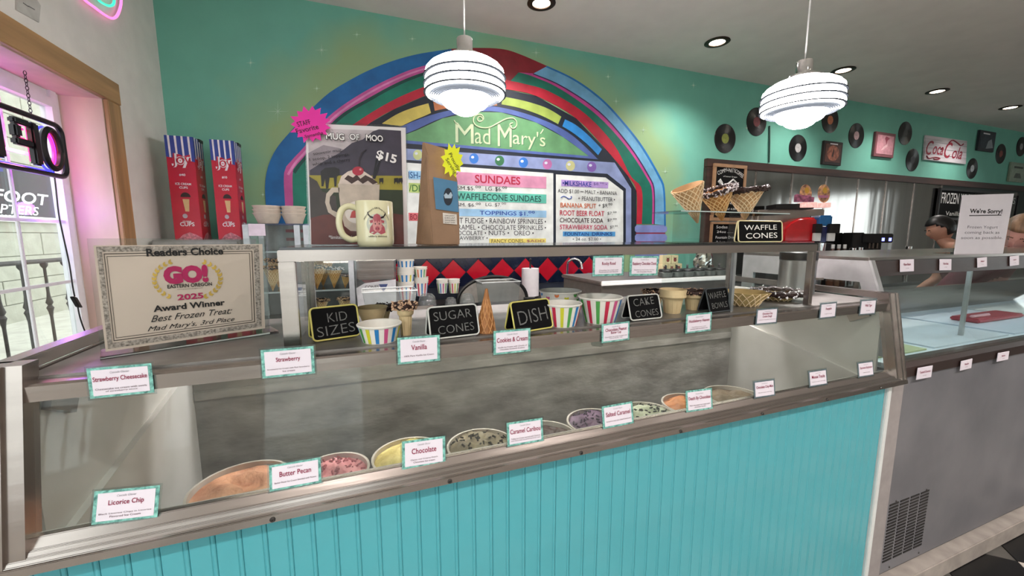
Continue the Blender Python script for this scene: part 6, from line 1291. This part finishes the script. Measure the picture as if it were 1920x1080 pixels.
# P, E, N as seen from the back
def glow(y0, z0, y1, z1): MB().tube([(xo-.017, y0, zc_+z0), (xo-.017, y1, zc_+z1)], .005, 6).build('letter_glow', LRED, ol)
y0, y1 = 2.185, 2.315            # P
plate(y1-.04, y1, zc_-.085, zc_+.085); plate(y0, y1-.041, zc_+.060, zc_+.085); plate(y0, y1-.041, zc_-.02, zc_+.008); plate(y0, y0+.035, zc_+.009, zc_+.059); glow(y1-.02, -.07, y1-.02, .07); glow(y0+.04, .052, y1-.045, .052); glow(y0+.04, .014, y1-.045, .014); glow(y0+.038, .014, y0+.038, .052)
y0, y1 = 1.985, 2.125            # E
plate(y1-.04, y1, zc_-.085, zc_+.085)
for z in (-.073, 0, .073): plate(y0, y1-.041, zc_+z-.013, zc_+z+.013); glow(y0+.01, z+.018 if z < .05 else z-.018, y1-.045, z+.018 if z < .05 else z-.018)
glow(y1-.045, -.05, y1-.045, .05)
y0, y1 = 1.775, 1.925            # N
plate(y0, y0+.036, zc_-.085, zc_+.085); plate(y1-.036, y1, zc_-.085, zc_+.085); MB().obox((xo, (y0+y1)/2, zc_), (.012, 0, 0), (0, .042, -.07), (0, .016, .010)).build('letter_shell', SBK, ol); glow(y0+.04, -.07, y0+.04, .05); glow(y1-.04, -.05, y1-.04, .07)
MB().tube([Vector((xo-.022, y, SZ0_+.015)) for y in (SY0+.05, SY1-.05)], .006, 8).build('blue_glow', LBLU, ol)
for k, yy in enumerate((2.30, 1.72)):
    mb = MB()
    for i in range(12):
        z = SZ1_+.008+i*.0145; a2 = i % 2; mb.tube([Vector((xo+(.005*math.cos(t) if a2 else 0), yy+(0 if a2 else .005*math.cos(t)), z+.009*math.sin(t))) for t in [2*math.pi*j/8 for j in range(8)]], .0013, 5, closed=True)
    mb.build('chain', mat('chain_iron', '#3a3438', .4, .8), ol, kind='stuff')
for nm, y, z, col_, e in (('pink_glow_lamp', 2.36, .37, (1, .2, .5), .8), ('violet_glow_lamp', 2.46, .12, (.42, .15, 1), .8), ('violet_glow_lamp', 2.2, .52, (.5, .2, 1), .5)):
    L = bpy.data.lights.new(nm, 'POINT'); L.energy = e; L.color = col_; L.shadow_soft_size = .03
    o = bpy.data.objects.new(nm, L); COL.objects.link(o); o.parent = ol; o.location = (-.055, y-2.05, z-.37)
pc = thing('power_cord', PX(143, 560, XL-.09), 'thin black power cord with an inline switch hanging down the window frame', 'cord')
xw = XL-.10; MB().tube(catmull([PX(x, y, xw) for x, y in ((100, 318), (104, 345), (110, 400), (118, 440), (130, 495), (136, 535), (140, 556))], 4), .003, 6).build('cable', BLACK, pc, smooth=True); MB().tube(catmull([PX(x, y, xw) for x, y in ((146, 576), (150, 595), (158, 618), (168, 636))], 4), .003, 6).build('cable', BLACK, pc, smooth=True)
a = PX(137, 556, xw); b = PX(149, 577, xw); MB().obox((a+b)/2, (.008, 0, 0), (0, .014, -.004), (b-a)*.5*.95).build('inline_switch', BLACK, pc, bev=.003)
# ================================================================== people behind the counters
def head_mesh(c, f, s, upv=Vector((0, 0, 1))):
    """head of height ~s facing direction f; returns verts, faces"""
    f = Vector(f).normalized(); r = f.cross(upv).normalized(); u = r.cross(f); V = []; Fc = []; n, m = 24, 18
    for j in range(m+1):
        th = math.pi*j/m
        for k in range(n):
            ph = 2*math.pi*k/n; x = math.sin(th)*math.cos(ph); y = math.sin(th)*math.sin(ph); z = math.cos(th)   # x forward, y right
            a = .40*x; b = .335*y; h = .5*z
            if z < 0: b *= 1-.28*(-z)**1.3; a *= 1-.12*(-z)
            if x > 0:
                g = math.exp(-((y/.16)**2+((z+.08)/.16)**2)); a += .085*g                                   # nose
                a -= .03*math.exp(-(((abs(y)-.33)/.14)**2+((z-.08)/.10)**2)); a += .03*math.exp(-((y/.3)**2+((z+.42)/.10)**2))  # sockets, lips
                a += .05*math.exp(-((y/.3)**2+((z+.82)/.2)**2))                                             # chin
            e = math.exp(-(((abs(y)-.98)/.12)**2+((z+.02)/.2)**2+((x+.05)/.16)**2)); b += .09*e*(1 if y > 0 else -1)  # ears
            V.append(Vector(c)+(f*a+r*b+u*h)*s)
    for j in range(m):
        for k in range(n): Fc.append((j*n+k, j*n+(k+1) % n, (j+1)*n+(k+1) % n, (j+1)*n+k))
    return V, Fc, f, r, u
def person(name, J, E, mats, zone, headc, facing, hs, label, hair, upv=Vector((0, 0, 1)), tail=None):
    t = thing(name, (J['pelvis'][0].x, J['pelvis'][0].y, 0), label, 'person')
    keys = list(J); me = bpy.data.meshes.new('skel'); me.from_pydata([J[k][0] for k in keys], [(keys.index(a), keys.index(b)) for a, b in E], [])
    ob = bpy.data.objects.new('skel', me); COL.objects.link(ob); md = ob.modifiers.new('skin', 'SKIN'); ob.modifiers.new('sub', 'SUBSURF').levels = 2; ob.modifiers['sub'].render_levels = 2
    if not me.skin_vertices: 
        bm = bmesh.new(); bm.from_mesh(me); bm.verts.layers.skin.verify(); bm.to_mesh(me); bm.free()
    for i, k in enumerate(keys):
        sv = me.skin_vertices[0].data[i]; r = J[k][1]; sv.radius = r if isinstance(r, tuple) else (r, r); sv.use_root = (k == 'pelvis')
    dg = bpy.context.evaluated_depsgraph_get(); dg.update(); ev = bpy.data.meshes.new_from_object(ob.evaluated_get(dg)); V = [v.co.copy() for v in ev.vertices]; Fc = [tuple(p.vertices) for p in ev.polygons]
    bpy.data.objects.remove(ob); bpy.data.meshes.remove(ev)
    idx = []
    for p in Fc:
        c = sum((V[i] for i in p), Vector())/len(p); best = min(keys, key=lambda k: (J[k][0]-c).length-.5*(J[k][1] if not isinstance(J[k][1], tuple) else max(J[k][1]))); idx.append(zone.get(best, 0))
    HV, HF, f, r, u = head_mesh(headc, facing, hs, upv); b = len(V); V += HV; Fc += [tuple(i+b for i in q0) for q0 in HF]; idx += [0]*len(HF)
    def blob(c, rad, mi, sc=1.):
        nonlocal V, Fc, idx
        q0 = MB().ball(c, rad, 6); b2 = len(V); V += q0.v; Fc += [tuple(i+b2 for i in x) for x in q0.f]; idx += [mi]*len(q0.f)
    for s in (-1, 1):
        blob(Vector(headc)+(f*.335+r*(.13*s)+u*.04)*hs, .026*hs, 3); 
        for k in range(5): blob(Vector(headc)+(f*.375+r*(s*(.07+.03*k))+u*(.115+.012*math.sin(k*.8)))*hs, .014*hs, 4)
    for k in range(-3, 4): blob(Vector(headc)+(f*(.385-.004*k*k)+r*(.022*k)-u*.215)*hs, .016*hs, 5)
    mb = MB(); mb.v = V; mb.f = Fc; o = mb.build('body', mats, t, smooth=True, fixn=False)
    for i, mi in enumerate(idx): o.data.polygons[i].material_index = mi
    # hair cap following the skull
    HV2 = []; keep = []; n = 24
    for i, v in enumerate(HV):
        d = v-Vector(headc); HV2.append(Vector(headc)+d*1.09+u*(.02*hs)-f*(.015*hs))
    def hairy(i):
        d = (HV[i]-Vector(headc))/hs; x, y, z = d.dot(f), d.dot(r), d.dot(u); return (z > .22 and x < .36) or (x < .02 and z > -.30) or (x < .14 and z > .12)
    HF2 = [q0 for q0 in HF if sum(hairy(i) for i in q0) >= 3]
    hm = MB(); hm.v = HV2; hm.f = HF2
    ho = hm.build('hair', hair, t, smooth=True, fixn=False); sd = ho.modifiers.new('thickness', 'SOLIDIFY'); sd.thickness = .02*hs*2; sd.offset = 0
    if tail: MB().tube([Vector(headc)+(f*a+u*b)*hs for a, b in tail], [.11*hs*(1-.12*i) for i in range(len(tail))], 10).build('hair_tail', hair, t, smooth=True)
    return t
SKIN1 = mat('skin_tan', '#b98a74', .55, 0, .04, 20); SKIN2 = mat('skin_rosy', '#cf9a8e', .55, 0, .04, 20)
EYEM = mat('eye_dark', '#1c1512', .3); BROW = mat('brow_dark', '#241814', .8); LIP = mat('lip_rose', '#9a5450', .5); BROW2 = mat('brow_light', '#6a4a34', .8)
def hand(J, E, wrist, d, side, pre, rad=.009):
    """palm and five fingers growing from joint wrist along d; side = thumb side"""
    d = Vector(d).normalized(); s = Vector(side).normalized(); nrm = d.cross(s).normalized(); w = J[wrist][0]; J[pre+'palm'] = (w+d*.055, (.024, .017)); E.append((wrist, pre+'palm'))
    for k, (o_, ln) in enumerate(((.028, .075), (.010, .085), (-.010, .08), (-.027, .062))):
        a = w+d*.085+s*o_; b = a+d*ln*.5-nrm*.006; c = b+d*ln*.4-nrm*.022
        J[pre+'k%d' % k] = (a, rad); J[pre+'m%d' % k] = (b, rad*.92); J[pre+'t%d' % k] = (c, rad*.75); E += [(pre+'palm', pre+'k%d' % k), (pre+'k%d' % k, pre+'m%d' % k), (pre+'m%d' % k, pre+'t%d' % k)]
    J[pre+'tb'] = (w+d*.04+s*.035, rad*1.1); J[pre+'tt'] = (w+d*.085+s*.055-nrm*.015, rad*.85); E += [(pre+'palm', pre+'tb'), (pre+'tb', pre+'tt')]
    return [pre+'palm', pre+'tb', pre+'tt']+[pre+x+str(k) for x in 'kmt' for k in range(4)]
def build_person(name, headc, facing, bend, side, label, shirt, trousers, skin, hair, brow, hs=.235, reach=None, reach2=None, tail=None, headup=Vector((0, 0, 1)), lean=1.):
    """standing figure leaning towards `bend` (horizontal unit vector); side = direction of its left-hand shoulder"""
    h = Vector(headc); bd = Vector(bend); sd = Vector(side); J = {}; E = []
    neck = h-Vector((0, 0, .135))-bd*.03*lean; chest = neck-Vector((0, 0, .13/lean**.5))-bd*.07*lean; mid = chest-Vector((0, 0, .2/lean**.5))-bd*.12*lean; pel = Vector((mid.x, mid.y, 0))-bd*.09*lean+Vector((0, 0, max(.86, mid.z-.18)))
    J['pelvis'] = (pel, (.155, .115)); J['mid'] = (mid, (.135, .10)); J['chest'] = (chest, (.15, .105)); J['neck'] = (neck, .055); J['nk2'] = (h-Vector((0, 0, .06)), .052)
    E += [('pelvis', 'mid'), ('mid', 'chest'), ('chest', 'neck'), ('neck', 'nk2')]
    ar = {}
    for s, nm, tgt in ((1, 'l', reach), (-1, 'r', reach2)):
        sh = chest+sd*(.165*s)+Vector((0, 0, .055)); tg = Vector(tgt) if tgt is not None else sh+bd*.22-Vector((0, 0, .46)); dv = tg-sh; L = min(dv.length, .55); wr = sh+dv.normalized()*L
        sag = math.sqrt(max(0.0004, .283**2-(L/2)**2)); el = sh+dv.normalized()*(L/2)-Vector((0, 0, 1))*sag*.8-bd*sag*.4+sd*(s*sag*.3)
        J[nm+'sh'] = (sh, .066); J[nm+'el'] = (el, .047); J[nm+'fa'] = (el.lerp(wr, .45), .044); J[nm+'wr'] = (wr, (.028, .024)); E += [('chest', nm+'sh'), (nm+'sh', nm+'el'), (nm+'el', nm+'fa'), (nm+'fa', nm+'wr')]
        ar[nm] = hand(J, E, nm+'wr', (wr-el), -sd*s if abs(dv.normalized().dot(sd)) < .8 else Vector((0, 0, 1)), nm)
        hp = pel+sd*(.095*s)-Vector((0, 0, .08)); kn = Vector((hp.x, hp.y, .47))+bd*.02; an = Vector((hp.x, hp.y, .09))-bd*.02
        J[nm+'hp'] = (hp, .10); J[nm+'kn'] = (kn, .065); J[nm+'ca'] = (kn.lerp(an, .35), .06); J[nm+'an'] = (an, .042); J[nm+'to'] = (an+bd*.17-Vector((0, 0, .05)), (.04, .03)); J[nm+'he'] = (an-bd*.04-Vector((0, 0, .05)), .035)
        E += [('pelvis', nm+'hp'), (nm+'hp', nm+'kn'), (nm+'kn', nm+'ca'), (nm+'ca', nm+'an'), (nm+'an', nm+'to'), (nm+'an', nm+'he')]
    zone = {'pelvis': 2, 'mid': 1, 'chest': 1, 'lsh': 1, 'rsh': 1}
    for s in 'lr': zone.update({s+'hp': 2, s+'kn': 2, s+'ca': 2, s+'an': 2, s+'to': 4, s+'he': 4})
    return person(name, J, E, [skin, shirt, trousers, EYEM, brow, LIP], zone, h, facing, hs, label, hair, headup, tail), J
HB = mat('hair_black', '#0f0c0c', .45, 0, .2, 40, stretch=(1, 1, .2)); HL = mat('hair_light_brown', '#8a6a50', .5, 0, .2, 40, stretch=(1, 1, .2))
h1 = EYE+ray(1763, 430)*4.0
pA, JA = build_person('person', h1, (-.66, .62, -.42), (-.66, .75, 0), (-.75, -.66, 0), 'person with black hair in a tan top bending over behind the freezer', mat('tan_top', '#b0907c', .8, 0, .05), mat('dark_trousers', '#1e1e24', .8), SKIN1, HB, BROW, hs=.25, tail=[(-.3, .2), (-.48, .1), (-.5, -.15), (-.42, -.35)], headup=Vector((-.3, .28, .9)), lean=1.5, reach=EYE+ray(1690, 492)*3.85)
ap = MB(); pv, ch = JA['pelvis'][0], JA['chest'][0]; bd_ = Vector((-.66, .75, 0)); sd_ = Vector((-.75, -.66, 0))
A_ = []; B_ = []
for f, w in ((0, .11), (.3, .14), (.6, .17), (1, .19)):
    c = (ch+bd_*.14).lerp(Vector((pv.x, pv.y, .55))+bd_*.17, f); A_.append(c-sd_*w); B_.append(c+sd_*w)
ap.strip(A_, B_, bd_*.006).build('apron', mat('maroon_apron', '#5c1a28', .8, 0, .06), pA)
h2 = EYE+ray(1912, 438)*3.1
pB, JB = build_person('person', h2, (-.80, -.10, -.58), (-.45, -.89, 0), (.89, -.45, 0), 'person with light brown hair leaning over the freezer with one arm reaching in', mat('maroon_top', '#6a2a3a', .8, 0, .05), mat('dark_jeans', '#22242c', .8), SKIN2, HL, BROW2, hs=.285, lean=1.7, reach=h2+Vector((.345, .32, -.66)), reach2=PY(1845, 515, 1.33), tail=[(-.3, .25), (-.5, .1), (-.55, -.2), (-.5, -.45)], headup=Vector((-.35, -.3, .88)))
